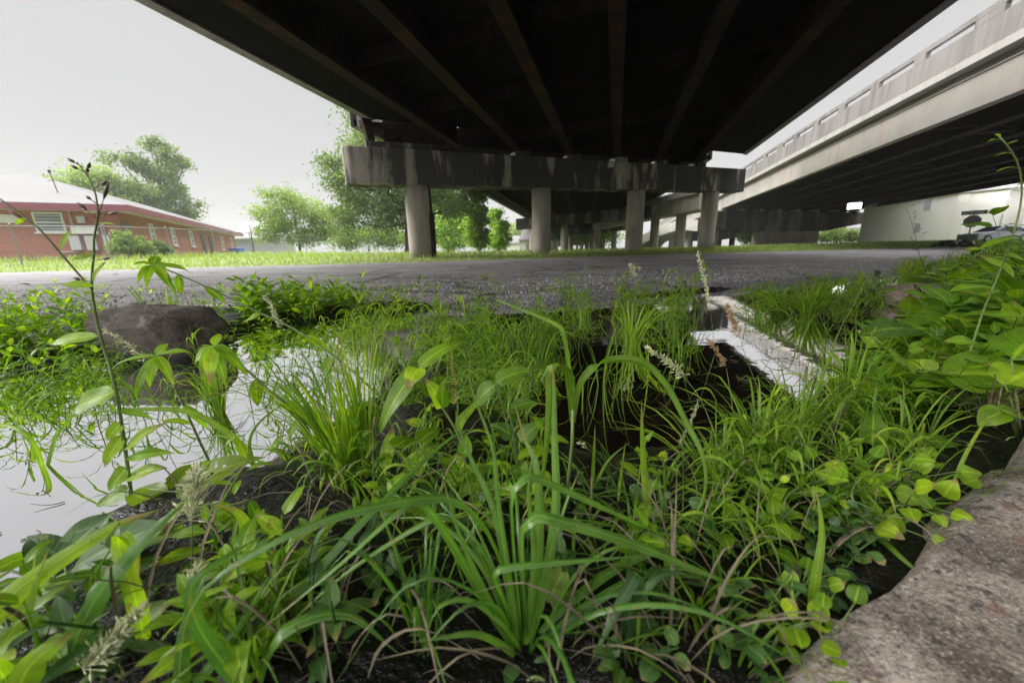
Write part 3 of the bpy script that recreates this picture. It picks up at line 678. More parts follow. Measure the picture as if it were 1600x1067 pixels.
def hit(face, px, py):    # where a sight line meets the house face: (distance along it, height)
    q = ray(px, py); d, o_ = (HA, HB) if face == 's' else (HB, HA)
    s_, t_ = np.linalg.solve(np.array([[d[0], -q[0]], [d[1], -q[1]]]), -HC); return s_, CZ + t_ * q[2] - GZ
def window(face, a, w, z0, z1, rows=4, label=None, cols=1):
    fr = onface(face, a, .002); mb = MB()
    for x0, x1, y0, y1 in ((-w / 2, w / 2, z1 - .07, z1), (-w / 2, w / 2, z0, z0 + .07), (-w / 2, -w / 2 + .07, z0 + .073, z1 - .073), (w / 2 - .07, w / 2, z0 + .073, z1 - .073), (-w / 2 + .073, w / 2 - .073, (z0 + z1) / 2 - .035, (z0 + z1) / 2 + .035)):
        mb.box(x0, x1, 0, .07, y0, y1, fr)
    for r in range(1, rows):
        z = z0 + (z1 - z0) * r / rows
        if abs(z - (z0 + z1) / 2) > .05: mb.box(-w / 2 + .073, w / 2 - .073, .01, .04, z - .012, z + .012, fr)
    wnd = part(mb, 'window', M['white'], house)
    mb = MB(); mb.box(-w / 2 + .06, w / 2 - .06, .004, .012, z0 + .06, z1 - .06, fr); g = mb.build('pane', M['glass'] if w < 1.2 else M['curtain'], wnd)
    g.matrix_parent_inverse = wnd.matrix_parent_inverse.copy() if False else g.matrix_parent_inverse; g.location = (0, 0, 0)
    g.matrix_parent_inverse = (mathutils.Matrix.Translation(mathutils.Vector(house.location)) @ wnd.matrix_parent_inverse).inverted()
    mb = MB(); mb.box(-w / 2 - .08, w / 2 + .08, .0, .12, z0 - .075, z0 - .003, fr); s = mb.build('sill', M['white'], wnd)
    s.matrix_parent_inverse = (mathutils.Matrix.Translation(mathutils.Vector(house.location)) @ wnd.matrix_parent_inverse).inverted()
a0, a1 = hit('b', 54, 347)[0], hit('b', 101, 347)[0]; zt, zl = hit('b', 78, 329)[1], hit('b', 82, 363)[1]
window('b', (a0 + a1) / 2, abs(a1 - a0), zl, min(zt, HE - .08), 6)
for px, w in ((236, .62), (268, .62), (296, .55), (343, .55), (358, .55)):
    a, _ = hit('s', px, 360); window('s', a, w * (1 + a * .02), 1.05 if px < 300 else .95, 2.3, 4)
for px, w in ((199, 1.0), (316, .95), (327, .95)):
    a, _ = hit('s', px, 370); fr = onface('s', a, .003); mb = MB(); mb.box(-w / 2, w / 2, .0, .05, -.4, 2.12, fr); d = part(mb, 'door', M['door_grey'] if px < 300 else M['black_iron'], house, bevel=.01)
def boxon(face, pxa, pya, pxb, pyb, dep, m, name):
    a, z1 = hit(face, pxa, pya); b, z0 = hit(face, pxb, pyb); fr = onface(face, 0, .004); mb = MB()
    mb.box(min(a, b), max(a, b), 0, dep, min(z0, z1), max(z0, z1), fr); return part(mb, name, m, house, bevel=.015)
boxon('b', 120, 338, 136, 349, .12, M['greybox'], 'meter_box'); boxon('b', 113, 353, 157, 366, .25, M['white'], 'utility_cabinet')
boxon('b', 110, 369, 133, 391, .25, M['greybox'], 'utility_cabinet'); boxon('b', 134, 369, 157, 391, .22, M['greybox'], 'utility_cabinet')
boxon('b', 164, 369, 180, 390, .3, M['greybox'], 'utility_cabinet'); boxon('b', 133, 329, 152, 333, .15, M['white'], 'eave_light')
for x, y0, y1 in ((108, 329, 352), (158, 353, 398), (162, 353, 398)):
    mb = MB(); a, z1 = hit('b', x, y0); _, z0 = hit('b', x, y1); mb.tube([hf(np.array([-.08, a, z0])), hf(np.array([-.08, a, z1]))], .035, 6); part(mb, 'conduit', M['greybox'], house)
mb = MB(); a, z = hit('b', 95, 394); b, _ = hit('b', 125, 394); mb.tube([hf(np.array([-.08, a, z])), hf(np.array([-.08, b, z]))], .03, 6)
part(mb, 'conduit', M['greybox'], house)
mb = MB(); a, _ = hit('b', -10, 340); b, _ = hit('b', 28, 340); mb.box(min(a, b), max(a, b), 0, .06, HE - .62, HE - .22, onface('b', 0, .003)); part(mb, 'sign_band', M['white'], house)
ap = hf(np.array([1.2, 2.6, rz + 0.8])); mb = MB(); mb.tube([ap - V3(0, 0, .3), ap + V3(-.15, 0, .95)], .022, 5); mb.tube([ap + V3(-.4, 0, .55), ap + V3(.2, .1, .62)], .015, 4); mb.tube([ap + V3(-.16, 0, .95), ap + V3(-.17, 0, 1.08)], .06, 8)
part(mb, 'antenna', M['black_iron'], house)
# bin beside the house wall
bp = P(376, 391, 40.5); a_, _ = hit('s', 347, 385); bp = hf(np.array([a_, -1.2, 0.0]))
bn = thing('wheelie_bin', 'blue plastic bin standing against the brick wall', 'bin', tuple(bp)); M['blue'] = plain('blue_plastic', (.05, .16, .48), .45)
mb = MB(); sq = lambda s, z: [bp + V3(x * s, y * s, z) for x, y in ((-1, -1), (1, -1), (1, 1), (-1, 1))]
mb.prism(sq(.36, .0), sq(.52, 1.0)); part(mb, 'tub', M['blue'], bn, bevel=.05)
mb = MB(); mb.prism(sq(.55, 1.003), sq(.5, 1.1)); part(mb, 'lid', M['blue'], bn, bevel=.04)
mb = MB(); mb.tube([bp + V3(-.3, .38, .12), bp + V3(.3, .38, .12)], .12, 10); part(mb, 'wheel', M['black_iron'], bn)

# ------------------------------------------------------------------ other buildings
def hutbox(name, label, cat, corners, z0, z1, wm, roofm, rise, over=.4, wins=(), ridge_along=0):
    cx = np.mean(corners, 0); t = thing(name, label, cat, (cx[0], cx[1], z0)); c = [np.array(x, float) for x in corners]
    mb = MB(); mb.prism([V3(*x, z0 - .6) for x in c], [V3(*x, z1) for x in c]); part(mb, 'wall', wm, t)
    o_ = [x + nrm(x - cx) * over for x in c]; mids = ((o_[0] + o_[3]) / 2, (o_[1] + o_[2]) / 2) if ridge_along == 0 else ((o_[0] + o_[1]) / 2, (o_[3] + o_[2]) / 2)
    r0 = V3(*(mids[0] * .8 + mids[1] * .2), z1 + rise); r1 = V3(*(mids[1] * .8 + mids[0] * .2), z1 + rise)
    lo = [V3(*x, z1 + .003) for x in o_]; up = [V3(*x, z1 + .22) for x in o_]
    mb = MB(); n0 = lo + up + [r0, r1]
    fs = [(3, 2, 1, 0), (0, 1, 5, 4), (1, 2, 6, 5), (2, 3, 7, 6), (3, 0, 4, 7)]
    fs += [(4, 5, 9, 8), (5, 6, 9), (6, 7, 8, 9), (7, 4, 8)] if ridge_along == 0 else [(5, 6, 9, 8), (6, 7, 9), (7, 4, 8, 9), (4, 5, 8)]
    mb.add(n0, fs); part(mb, 'roof', roofm, t)
    for (i, f0, f1, a, b, m) in wins:
        p = c[i] + (c[(i + 1) % 4] - c[i]) * f0; q = c[i] + (c[(i + 1) % 4] - c[i]) * f1; nn = nrm((p + q) / 2 - cx); d = nrm(q - p); nn = np.array([d[1], -d[0]]) if np.array([d[1], -d[0]]) @ nn > 0 else -np.array([d[1], -d[0]])
        mb = MB(); Q = [V3(*p, 0), V3(*q, 0), V3(*(q + nn * .06), 0), V3(*(p + nn * .06), 0)]; mb.prism([x + V3(0, 0, a) for x in Q], [x + V3(0, 0, b) for x in Q])
        wd = part(mb, 'window', M['white'], t); mb = MB(); e0 = d * .08
        Q = [V3(*(p + e0 + nn * .063), 0), V3(*(q - e0 + nn * .063), 0), V3(*(q - e0 + nn * .075), 0), V3(*(p + e0 + nn * .075), 0)]
        mb.prism([x + V3(0, 0, a + .08) for x in Q], [x + V3(0, 0, b - .08) for x in Q]); g = mb.build('pane', m, wd); g.matrix_parent_inverse = (mathutils.Matrix.Translation(mathutils.Vector(t.location)) @ wd.matrix_parent_inverse).inverted()
    return t
M['grey_siding'] = plain('grey_siding', (.30, .30, .34), .6, var=.06); M['grey_roof'] = plain('grey_roof', (.40, .40, .43), .7, var=.08)
M['cream'] = plain('cream_stucco', (.86, .84, .81), .8, var=.04, scale=.4); M['roof_pale'] = plain('pale_shingle', (.50, .49, .52), .8, var=.06)
M['white_siding'] = plain('white_siding', (.72, .70, .68), .6, var=.05)
a, b = P(367, 385, 60)[:2], P(440, 385, 60)[:2]
hutbox('grey_house', 'grey sided house behind the fence past the brick building', 'house', [a, b, b + np.array([-3, 9]), a + np.array([-5, 9])], .2, 3.2, M['grey_siding'], M['grey_roof'], 3.0, .6)
a, b = P(812, 388, 70)[:2], P(858, 388, 70)[:2]
hutbox('white_house', 'white house with steep pale roof behind the second column', 'house', [a, b, b + np.array([2, 9]), a + np.array([1, 9])], .1, 2.3, M['white_siding'], M['roof_white'], 4.0, .3, [(0, .2, .3, .8, 1.9, M['glass']), (0, .5, .6, .8, 1.9, M['glass'])])
a, b = P(790, 388, 95)[:2], P(812, 388, 95)[:2]
hutbox('white_house', 'small distant white house beside the pale bushy trees', 'house', [a, b, b + np.array([2, 9]), a + np.array([1, 9])], .1, 2.3, M['white_siding'], M['roof_white'], 2.2, .3)
a, b = P(1310, 380, 95)[:2], P(1352, 380, 95)[:2]
hutbox('white_house', 'white house behind the bushes past the right pier', 'house', [a, b, b + np.array([6, 9]), a + np.array([6, 9])], .1, 4.2, M['white_siding'], M['roof_white'], 2.4, .3)
TL, TR = G(1352, 318, 6.1)[:2], G(1580, 294, 6.1)[:2]; td = nrm(TR - TL); tn = np.array([td[1], -td[0]]); tn = tn if tn @ TL > 0 else -tn
tf = lambda px: (lambda s: s)(np.linalg.solve(np.array([[(TR - TL)[0], -ray(px, 340)[0]], [(TR - TL)[1], -ray(px, 340)[1]]]), -TL)[0])
c4 = [TL, TR, TR + tn * 12, TL + tn * 12]
wz = lambda px, py: CZ + np.linalg.solve(np.array([[(TR - TL)[0], -ray(px, py)[0]], [(TR - TL)[1], -ray(px, py)[1]]]), -TL)[1] * ray(px, py)[2]
wins = []
for x0, x1, y0, y1 in ((1440, 1452, 312, 328), (1432, 1443, 348, 362), (1566, 1580, 332, 358), (1571, 1577, 310, 317)):
    wins.append((0, tf(x0), min(.995, tf(x1)), wz((x0 + x1) / 2, y1), wz((x0 + x1) / 2, y0), M['curtain']))
tan = hutbox('apartment_block', 'large cream two storey block with pale roof beyond the right overpass', 'building', c4, .1, 6.1, M['cream'], M['roof_pale'], 2.0, .5, wins)
mb = MB(); 
for px in (1490,):
    s_ = tf(px); p = TL + (TR - TL) * s_; q = p + td * 1.0; mb.prism([V3(*(p - tn * .12), .1), V3(*(q - tn * .12), .1), V3(*(q - tn * .003), .1), V3(*(p - tn * .003), .1)], [V3(*(p - tn * .12), 6.1), V3(*(q - tn * .12), 6.1), V3(*(q - tn * .003), 6.1), V3(*(p - tn * .003), 6.1)])
part(mb, 'pilaster', M['cream'], tan)
a = TR + td * 1.5; b = a + td * 14
hutbox('apartment_block', 'cream building wing with small upper openings at the right edge behind the car', 'building', [a, b, b + tn * 10, a + tn * 10], .1, 5.6, M['cream'], M['roof_pale'], 1.6, .4,
       [(0, .02 + .06 * j, .045 + .06 * j, 3.9, 4.8, M['curtain']) for j in range(5)])

# ------------------------------------------------------------------ chain link fence
def linkmat():
    m, t, b, o = mat('chain_link'); k = N(t); uv = k.n('ShaderNodeTexCoord').outputs['UV']; s = k.n('ShaderNodeSeparateXYZ', {0: uv})
    fs = []
    for op in ('ADD', 'SUBTRACT'):
        q = k.math('FRACT', k.math('MULTIPLY', k.math(op, s.outputs[0], s.outputs[1]), 10.0)); fs.append(k.math('LESS_THAN', k.math('ABSOLUTE', k.math('SUBTRACT', q, .5)), .02))
    f = k.math('MAXIMUM', fs[0], fs[1]); b.inputs['Base Color'].default_value = (.42, .43, .44, 1); b.inputs['Metallic'].default_value = .3; b.inputs['Roughness'].default_value = .5
    tr = k.n('ShaderNodeBsdfTransparent'); mx = k.n('ShaderNodeMixShader', {0: f, 1: tr.outputs[0], 2: b.outputs[0]}); t.links.new(mx.outputs[0], o.inputs[0]); return m
M['link'] = linkmat(); M['galv'] = plain('galvanised_pipe', (.22, .225, .23), .45, .3)
fpts = np.array([[-20.5, 12.5], [-19.25, 18.8], [-18.6, 27], [-16.6, 36.6], [-12.6, 47], [-2, 56], [6, 62]])
fen = thing('chain_link_fence', 'galvanised chain link fence with top rail across the lawn', 'fence', (*fpts[1], .3))
ln = np.concatenate([[0], np.cumsum(np.linalg.norm(np.diff(fpts, axis=0), axis=1))]); ps = np.arange(0, ln[-1], 3.0)
fp = np.stack([np.interp(ps, ln, fpts[:, 0]), np.interp(ps, ln, fpts[:, 1])], -1); fz = np.array([h1(*p) for p in fp])
for p, z in zip(fp, fz):
    mb = MB(); mb.tube([V3(*p, z - .2), V3(*p, z + 1.64)], .026, 6); mb.tube([V3(*p, z + 1.64), V3(*p, z + 1.70)], [.045, .01], 6); part(mb, 'post', M['galv'], fen)
mb = MB(); mb.tube([V3(*p, z + 1.58) for p, z in zip(fp, fz)], .024, 6); part(mb, 'top_rail', M['galv'], fen)
mb = MB(); mb.grid(np.array([[V3(*p, z + .02) for p, z in zip(fp, fz)], [V3(*p, z + 1.56) for p, z in zip(fp, fz)]]), np.array([[(s, 0) for s in ps], [(s, 1.54) for s in ps]])); part(mb, 'mesh', M['link'], fen)
# two taller dark poles behind the fence
for px, D, hgt, lab in ((397, 34, 2.6, 'thin dark pole standing at the fence left of the small tree'), (752, 60, 4.5, 'thin dark pole standing behind the fence right of the first column')):
    p = P(px, 392, D); z = h1(p[0], p[1]); t = thing('steel_pole', lab, 'pole', (p[0], p[1], z)); mb = MB(); mb.tube([V3(p[0], p[1], z - .2), V3(p[0], p[1], z + hgt)], [.05, .04], 8); part(mb, 'shaft', M['black_iron'], t)
    mb = MB(); mb.tube([V3(p[0], p[1], z + hgt), V3(p[0], p[1], z + hgt + .06)], [.065, .03], 8); part(mb, 'cap', M['black_iron'], t)

# ------------------------------------------------------------------ road sign, bags, cars
def sign():
    c = P(1519, 346, 26.5); z0 = h1(c[0], c[1]); t = thing('road_sign', 'octagonal sign seen from behind under a black one way plate', 'sign', (c[0], c[1], z0))
    f = nrm([-c[0], -c[1], 0]); r = V3(-f[1], f[0], 0); fr = lambda q: c + q[:, :1] * r + q[:, 1:2] * f + q[:, 2:3] * V3(0, 0, 1)
    rr = -r                                                   # towards the viewer's right
    rgt = r if (r @ V3(1, 0, 0)) > 0 else -r
    fr = lambda q: c + q[:, :1] * rgt + q[:, 1:2] * f + q[:, 2:3] * V3(0, 0, 1)
    mb = MB(); mb.tube([V3(c[0], c[1], z0 - .2), c + V3(0, 0, .72)], .035, 8); part(mb, 'post', M['galv'], t)
    mb = MB(); oc = [(math.cos(math.radians(22.5 + 45 * k)) * .43, math.sin(math.radians(22.5 + 45 * k)) * .43) for k in range(8)]
    mb.prism(fr(np.array([(x, -.05, y) for x, y in oc])), fr(np.array([(x, -.042, y) for x, y in oc]))); part(mb, 'plate', plain('bare_aluminium', (.26, .255, .26), .5, .2), t)
    mb = MB(); mb.box(-.58, .58, .04, .05, .44, .70, fr); pl = part(mb, 'arrow_plate', M['black_iron'], t)
    mb = MB(); aw = [(-.52, .50), (.30, .50), (.30, .465), (.53, .57), (.30, .675), (.30, .64), (-.52, .64)]
    mb.prism(fr(np.array([(x, .0505, y) for x, y in aw])), fr(np.array([(x, .054, y) for x, y in aw]))); ar = part(mb, 'arrow', M['white'], t)
    fc = bpy.data.curves.new('lettering', 'FONT'); fc.body = 'ONE WAY'; fc.size = .115; fc.align_x = 'CENTER'; fc.align_y = 'CENTER'; fc.extrude = .002; fc.space_character = 1.1
    fo = bpy.data.objects.new('lettering', fc); COL.objects.link(fo); fc.materials.append(M['black_iron'])
    mt = mathutils.Matrix([[rgt[0], 0, f[0], 0], [rgt[1], 0, f[1], 0], [0, 1, 0, 0], [0, 0, 0, 1]]); pos = fr(np.array([[-.12, .0575, .57]]))[0]
    mt.translation = mathutils.Vector(pos - np.array([c[0], c[1], z0])); bpy.context.view_layer.update(); me = bpy.data.meshes.new_from_object(fo); bpy.data.objects.remove(fo); lo_ = bpy.data.objects.new('lettering', me); COL.objects.link(lo_); lo_.parent = t; lo_.matrix_local = mt
sign()
M['bag'] = plain('black_plastic', (.012, .012, .013), .3, var=.5)
def blob(name, c, sx, sy, sz, m, seed, n=18, rough=.25, fl=.0, smooth=True, sc=2.2, parent=None, sq=0.0, rot=0.0, lean=0.0, under=0.0):
    th = np.linspace(0, 2 * math.pi, n * 2, endpoint=False); ph = np.linspace(-math.pi / 2, math.pi / 2, n); g = np.random.default_rng(seed); o = g.random(3) * 50
    Pp, Tt = np.meshgrid(ph, th, indexing='ij'); d = np.stack([np.cos(Pp) * np.cos(Tt), np.cos(Pp) * np.sin(Tt), np.sin(Pp)], -1)
    if sq: d = np.sign(d) * np.abs(d) ** (1 - sq)
    k = 1 + rough * (fbm(d[..., 0] * sc + o[0], d[..., 1] * sc + d[..., 2] * sc * 1.3 + o[1], 5, 1.0) * 2 + .6 * fbm(d[..., 2] * sc + o[2], d[..., 0] * sc - d[..., 1] + o[0], 4, 1.7))
    d = d * k[..., None]; d[..., 2] = np.maximum(d[..., 2], -1 + fl)
    if under: uf = 1 - under * np.clip(-d[..., 2] - .05, 0, 1)[..., None]; d[..., :2] *= uf
    x, y = d[..., 0] * sx + lean * d[..., 2] * sx, d[..., 1] * sy; cr, sr = math.cos(rot), math.sin(rot)
    vv = np.stack([c[0] + x * cr - y * sr, c[1] + x * sr + y * cr, c[2] + d[..., 2] * sz], -1)
    mb = MB(); mb.grid(vv, wrap=True); return mb.build(name, m, parent, smooth=smooth)
for j, (px, s, lab) in enumerate(((1461, .20, 'smallest black bag, leftmost of the bags on the verge'), (1470, .24, 'small round black bag second from the left on the verge'), (1481, .42, 'largest black bag in the middle of the row on the verge'), (1494, .36, 'wide low black bag leaning on the sagging one'), (1506, .40, 'black bag lying against the foot of the sign post'))):
    p = P(px, 383, 26.5); z = h1(p[0], p[1]); o = blob('rubbish_bag', (p[0], p[1], z + s * .45), s * 1.25, s, s * .62, M['bag'], 40 + j, 14, .3, .25); tag(o, lab, 'rubbish bag', 'black bags on the verge')
    mb = MB(); mb.tube([V3(p[0], p[1], z + s * .9), V3(p[0] + .03, p[1], z + s * 1.15)], [.03, .09], 7); mb.build('tied_neck', M['bag'], o)
M['car_silver'] = plain('silver_car_paint', (.42, .44, .50), .25, .3, var=.04); M['car_dark'] = plain('dark_car_paint', (.06, .065, .08), .25, .3)
M['car_glass'] = plain('car_glass', (.10, .12, .16), .06, var=.1); M['red_lens'] = plain('red_lens', (.55, .03, .04), .2); M['tyre'] = plain('tyre_rubber', (.02, .02, .02), .8)
def car(loc, rot, paint, label, suv=False):
    t = thing('parked_car', label, 'car', tuple(loc)); t.rotation_euler[2] = rot; h = 1.62 if suv else 1.45
    prof = [(-2.3, .45), (-2.33, .75), (-2.25, .98), (-2.0, 1.02), (-1.55, h - .08), (-1.2, h), (.35, h), (1.15, 1.03), (2.1, .88), (2.32, .68), (2.3, .35)] if suv else [(-2.3, .42), (-2.33, .72), (-2.25, .93), (-1.75, .98), (-1.0, h - .05), (-.6, h), (.2, h - .02), (1.05, .96), (2.05, .80), (2.3, .62), (2.28, .32)]
    mb = MB(); n = len(prof); rows = []
    for yy, k in ((-.90, .0), (-.90, .0), (-.86, .04), (-.3, .0), (.3, .0), (.86, .04), (.90, .0)):
        rows.append([(x, yy * (1 - .22 * max(0, (z - .95)) / .6), z) for x, z in prof] + [(2.28, yy, .25), (-2.3, yy, .25)])
    A_ = np.array(rows[0]); B_ = np.array(rows[-1]); mb.prism(A_, B_); body = mb.build('body', paint, t, bevel=.07)
    mb = MB()
    gp = [(-1.5, 1.04), (-1.25, h - .13), (.28, h - .12), (.98, 1.04)] if suv else [(-1.55, 1.0), (-.92, h - .12), (.14, h - .12), (.9, 1.0)]
    for s in (-1, 1):
        yy = lambda z: s * (.90 * (1 - .22 * max(0, z - .95) / .6) + .012)
        pts = [(x, yy(z), z) for x, z in gp]; mb.prism(pts, [(x, y + s * .006, z) for x, y, z in pts])
    mb.build('side_window', M['car_glass'], t)
    mb = MB(); a, b = (prof[6], prof[7]); dx, dz = b[0] - a[0], b[1] - a[1]; nn = nrm([-dz, 0, dx]); nn = nn if nn[2] > 0 else -nn
    q = [np.array([a[0] + dx * f, y * (1 - .2 * (1 - f)), a[1] + dz * f]) + nn * .006 for f, y in ((.1, -.72), (.1, .72), (.93, .82), (.93, -.82))]; mb.prism(q, [x + nn * .01 for x in q]); mb.build('windscreen', M['car_glass'], t)
    for s in (-1, 1):
        for nm, x, z, m in (('tail_light', -2.27, .84, M['red_lens']), ('headlight', 2.2, .70, M['greybox'])):
            mb = MB(); mb.box(x - .1, x + .1, s * .72 - .17, s * .72 + .17, z - .09, z + .09); mb.build(nm, m, t, bevel=.03)
        for x in (-1.4, 1.42):
            mb = MB(); mb.tube([(x, s * .70, .32), (x, s * .92, .32)], .32, 20); wh = mb.build('wheel', M['tyre'], t)
            mb = MB(); mb.tube([(x, s * .90, .32), (x, s * .935, .32)], .2, 14); mb.build('rim', M['greybox'], wh)
    return t
p = P(1551, 380, 35); car((p[0], p[1], h1(p[0], p[1]) - .02), math.radians(180 - 6), M['car_silver'], 'silver car with red tail lights parked by the cream building')

# ------------------------------------------------------------------ trees and bushes
def tree(px, D, hgt, spread, lobes, label, mt='crown', nleaf=5200, lsz=.20, seed=1, trunk_r=.3, name='tree', group='trees beyond the road', trunkc=(0, 0), bare=.28):
    g = np.random.default_rng(seed); c = P(px, 392, D); z0 = h1(c[0], c[1]); b = V3(c[0], c[1], z0); t = thing(name, label, 'tree' if name == 'tree' else 'bush', tuple(b), group)
    rt = V3(*nrm([c[1], -c[0]]), 0); fw = V3(*nrm([c[0], c[1]]), 0)
    mb = MB(); top = b + rt * trunkc[0] + V3(0, 0, hgt * .72); tk = catmull([b - V3(0, 0, .3), b + V3(.1, 0, hgt * .2), b + rt * trunkc[0] * .5 + V3(0, 0, hgt * .45), top], 10)
    mb.tube(tk, np.linspace(trunk_r, trunk_r * .25, 10) * np.r_[1.35, np.ones(9)], 9)
    lb = MB(); tot = sum(l[3] * l[4] for l in lobes)
    for (lx, lz, ly, rx_, rz_) in lobes:
        cc = b + rt * lx * spread + fw * ly * spread + V3(0, 0, lz * hgt); R = V3(rx_ * spread, rx_ * spread, rz_ * hgt)
        st_ = tk[min(9, int(2 + 6 * min(1, lz)))]; br = catmull([st_, (st_ + cc) / 2 + V3(0, 0, -.04 * hgt), cc], 7); mb.tube(br, np.linspace(trunk_r * .42, trunk_r * .08, 7), 6)
        ncl = max(8, int(46 * rx_ * rz_ / .09 * .85))
        for k in range(ncl):
            d = nrm(g.normal(size=3)); d[2] = d[2] * .9 + .15; rr = g.random() ** .45; e_ = cc + np.array([*(d[0] * rt[:2] + d[1] * fw[:2]) * R[0] * rr, d[2] * R[2] * rr])
            if g.random() < .55: mb.tube(catmull([cc, (cc + e_) / 2 + g.normal(size=3) * .1, e_], 4), [trunk_r * .10, trunk_r * .03], 4, cap=False)
            m_ = max(10, int(2.2 * nleaf * (rx_ * rz_ / tot) / ncl)); cr = (.07 + .10 * g.random()) * spread * (.6 + rx_)
            p = g.normal(size=(m_, 3)); p = e_ + p / np.linalg.norm(p, axis=1, keepdims=True) * g.random((m_, 1)) ** .42 * np.where(g.random((m_, 1)) < .25, 2.3, 1.5) * np.array([cr, cr, cr * .8]); a = g.normal(size=(m_, 3)); a[:, 2] -= .3; a /= np.linalg.norm(a, axis=1, keepdims=True)
            s = np.cross(a, g.normal(size=(m_, 3))); s /= np.linalg.norm(s, axis=1, keepdims=True); L_ = lsz * (.6 + .8 * g.random((m_, 1)))
            q = np.stack([p, p + a * L_ * .5 + s * L_ * .42, p + a * L_, p + a * L_ * .5 - s * L_ * .42], 1); tn_ = np.clip(.45 + .22 * g.normal() + .15 * g.normal(size=m_), 0, 1)
            lb.add(q.reshape(-1, 3), np.arange(m_ * 4).reshape(-1, 4).tolist(), None, np.repeat(tn_, 4))
    part(mb, 'trunk', M['bark'], t, smooth=True); part(lb, 'crown', M[mt], t); return t
tree(640, 36, 13.0, 6.6, [(-.35, .28, 0, .42, .17), (.15, .30, .1, .40, .16), (-.6, .45, 0, .34, .14), (-.1, .48, 0, .42, .15), (.35, .47, 0, .36, .14), (-.5, .66, 0, .30, .13), (0, .66, 0, .36, .14), (-.45, .86, .1, .28, .13), (-.15, .92, 0, .26, .10), (.7, .34, 0, .3, .16), (.95, .52, .1, .25, .14), (-.85, .56, 0, .18, .08), (-.75, .25, .1, .25, .13)], 'large dense tree with dark trunk just left of the first column', nleaf=22000, lsz=.19, seed=2, trunk_r=.48)
tree(272, 58, 16.6, 5.4, [(.12, .30, 0, .55, .10), (.2, .55, 0, .42, .13), (.05, .74, 0, .40, .11), (.28, .88, 0, .30, .08), (.1, .96, 0, .28, .06), (-.65, .80, 0, .38, .06), (-.3, .77, 0, .3, .05), (.55, .42, 0, .35, .08), (.62, .83, 0, .2, .06), (-.2, .45, 0, .35, .09)], 'tall ragged tree with leaning limbs rising behind the brick house', nleaf=7000, lsz=.27, seed=9, trunk_r=.45, bare=.3)
tree(205, 55, 12.8, 6.2, [(-.2, .80, 0, .5, .15), (.35, .66, 0, .5, .17), (-.65, .68, 0, .4, .13), (0, .5, 0, .7, .2), (.7, .5, 0, .35, .16)], 'lower rounded tree over the pale house roof', 'crown_light', nleaf=9000, lsz=.27, seed=4, trunk_r=.35)
tree(468, 38, 6.3, 4.1, [(-.3, .88, 0, .38, .08), (.05, .74, 0, .55, .10), (-.45, .62, 0, .40, .10), (.5, .60, 0, .42, .11), (-.2, .44, 0, .5, .11), (.65, .40, 0, .36, .12), (-.55, .30, 0, .32, .10), (.2, .28, 0, .5, .12)], 'small open tree with flat layered crown behind the fence', 'crown_light', nleaf=9000, lsz=.16, seed=5, trunk_r=.13)
tree(748, 40, 6.6, 2.2, [(0, .2, 0, .62, .18), (.05, .42, 0, .55, .17), (0, .62, 0, .45, .15), (.05, .80, 0, .32, .12), (0, .94, 0, .16, .07)], 'narrow upright leafy tree between the first two columns', 'crown_bright', nleaf=5200, lsz=.2, seed=6, trunk_r=.14)
tree(778, 46, 5.6, 2.6, [(0, .25, 0, .6, .22), (.1, .55, 0, .45, .18), (-.1, .8, 0, .28, .13)], 'pale feathery tree right of the narrow upright one', 'crown_bright', nleaf=4200, lsz=.2, seed=7, trunk_r=.12)
tree(700, 50, 8.6, 4.5, [(-.2, .35, 0, .6, .2), (.35, .45, 0, .5, .2), (0, .7, 0, .5, .18), (.2, .2, 0, .6, .18)], 'bright green tree behind the drain pipe', 'crown_bright', nleaf=6500, lsz=.26, seed=8, trunk_r=.22)
tree(830, 110, 9.5, 9, [(-.3, .5, 0, .6, .28), (.4, .45, 0, .6, .28), (0, .75, 0, .45, .2), (-.9, .4, 0, .4, .25)], 'distant hazy tree line behind the white houses', 'crown_light', nleaf=4500, lsz=.5, seed=10, trunk_r=.3)
tree(925, 105, 10, 8, [(-.3, .45, 0, .6, .28), (.4, .45, 0, .6, .28), (0, .7, 0, .5, .2)], 'distant green tree glimpsed under the deck between far columns', 'crown_light', nleaf=3600, lsz=.5, seed=11, trunk_r=.3)
tree(575, 44, 4.6, 4.2, [(-.6, .35, 0, .5, .25), (.1, .4, 0, .6, .28), (.7, .4, 0, .5, .28)], 'shrubby growth along the fence below the large tree', 'crown_light', nleaf=4500, lsz=.2, seed=12, trunk_r=.08, name='bush', group='bushes beyond the road')
tree(1300, 74, 3.6, 3.4, [(-.3, .45, 0, .6, .35), (.4, .4, 0, .5, .3), (0, .7, 0, .45, .25)], 'bright yellow green bush right of the pier wall', 'crown_light', nleaf=2600, lsz=.3, seed=13, trunk_r=.1, name='bush', group='bushes beyond the road')
tree(1328, 70, 2.8, 2.0, [(0, .5, 0, .6, .35)], 'small blue green bush beside the bright one', 'crown', nleaf=1100, lsz=.26, seed=14, trunk_r=.08, name='bush', group='bushes beyond the road')
tree(1166, 62, 3.4, 2.3, [(0, .45, 0, .65, .35), (.3, .6, 0, .4, .25)], 'round dark bush under the overpass left of the pier wall', 'crown', nleaf=1900, lsz=.24, seed=15, trunk_r=.1, name='bush', group='bushes beyond the road')
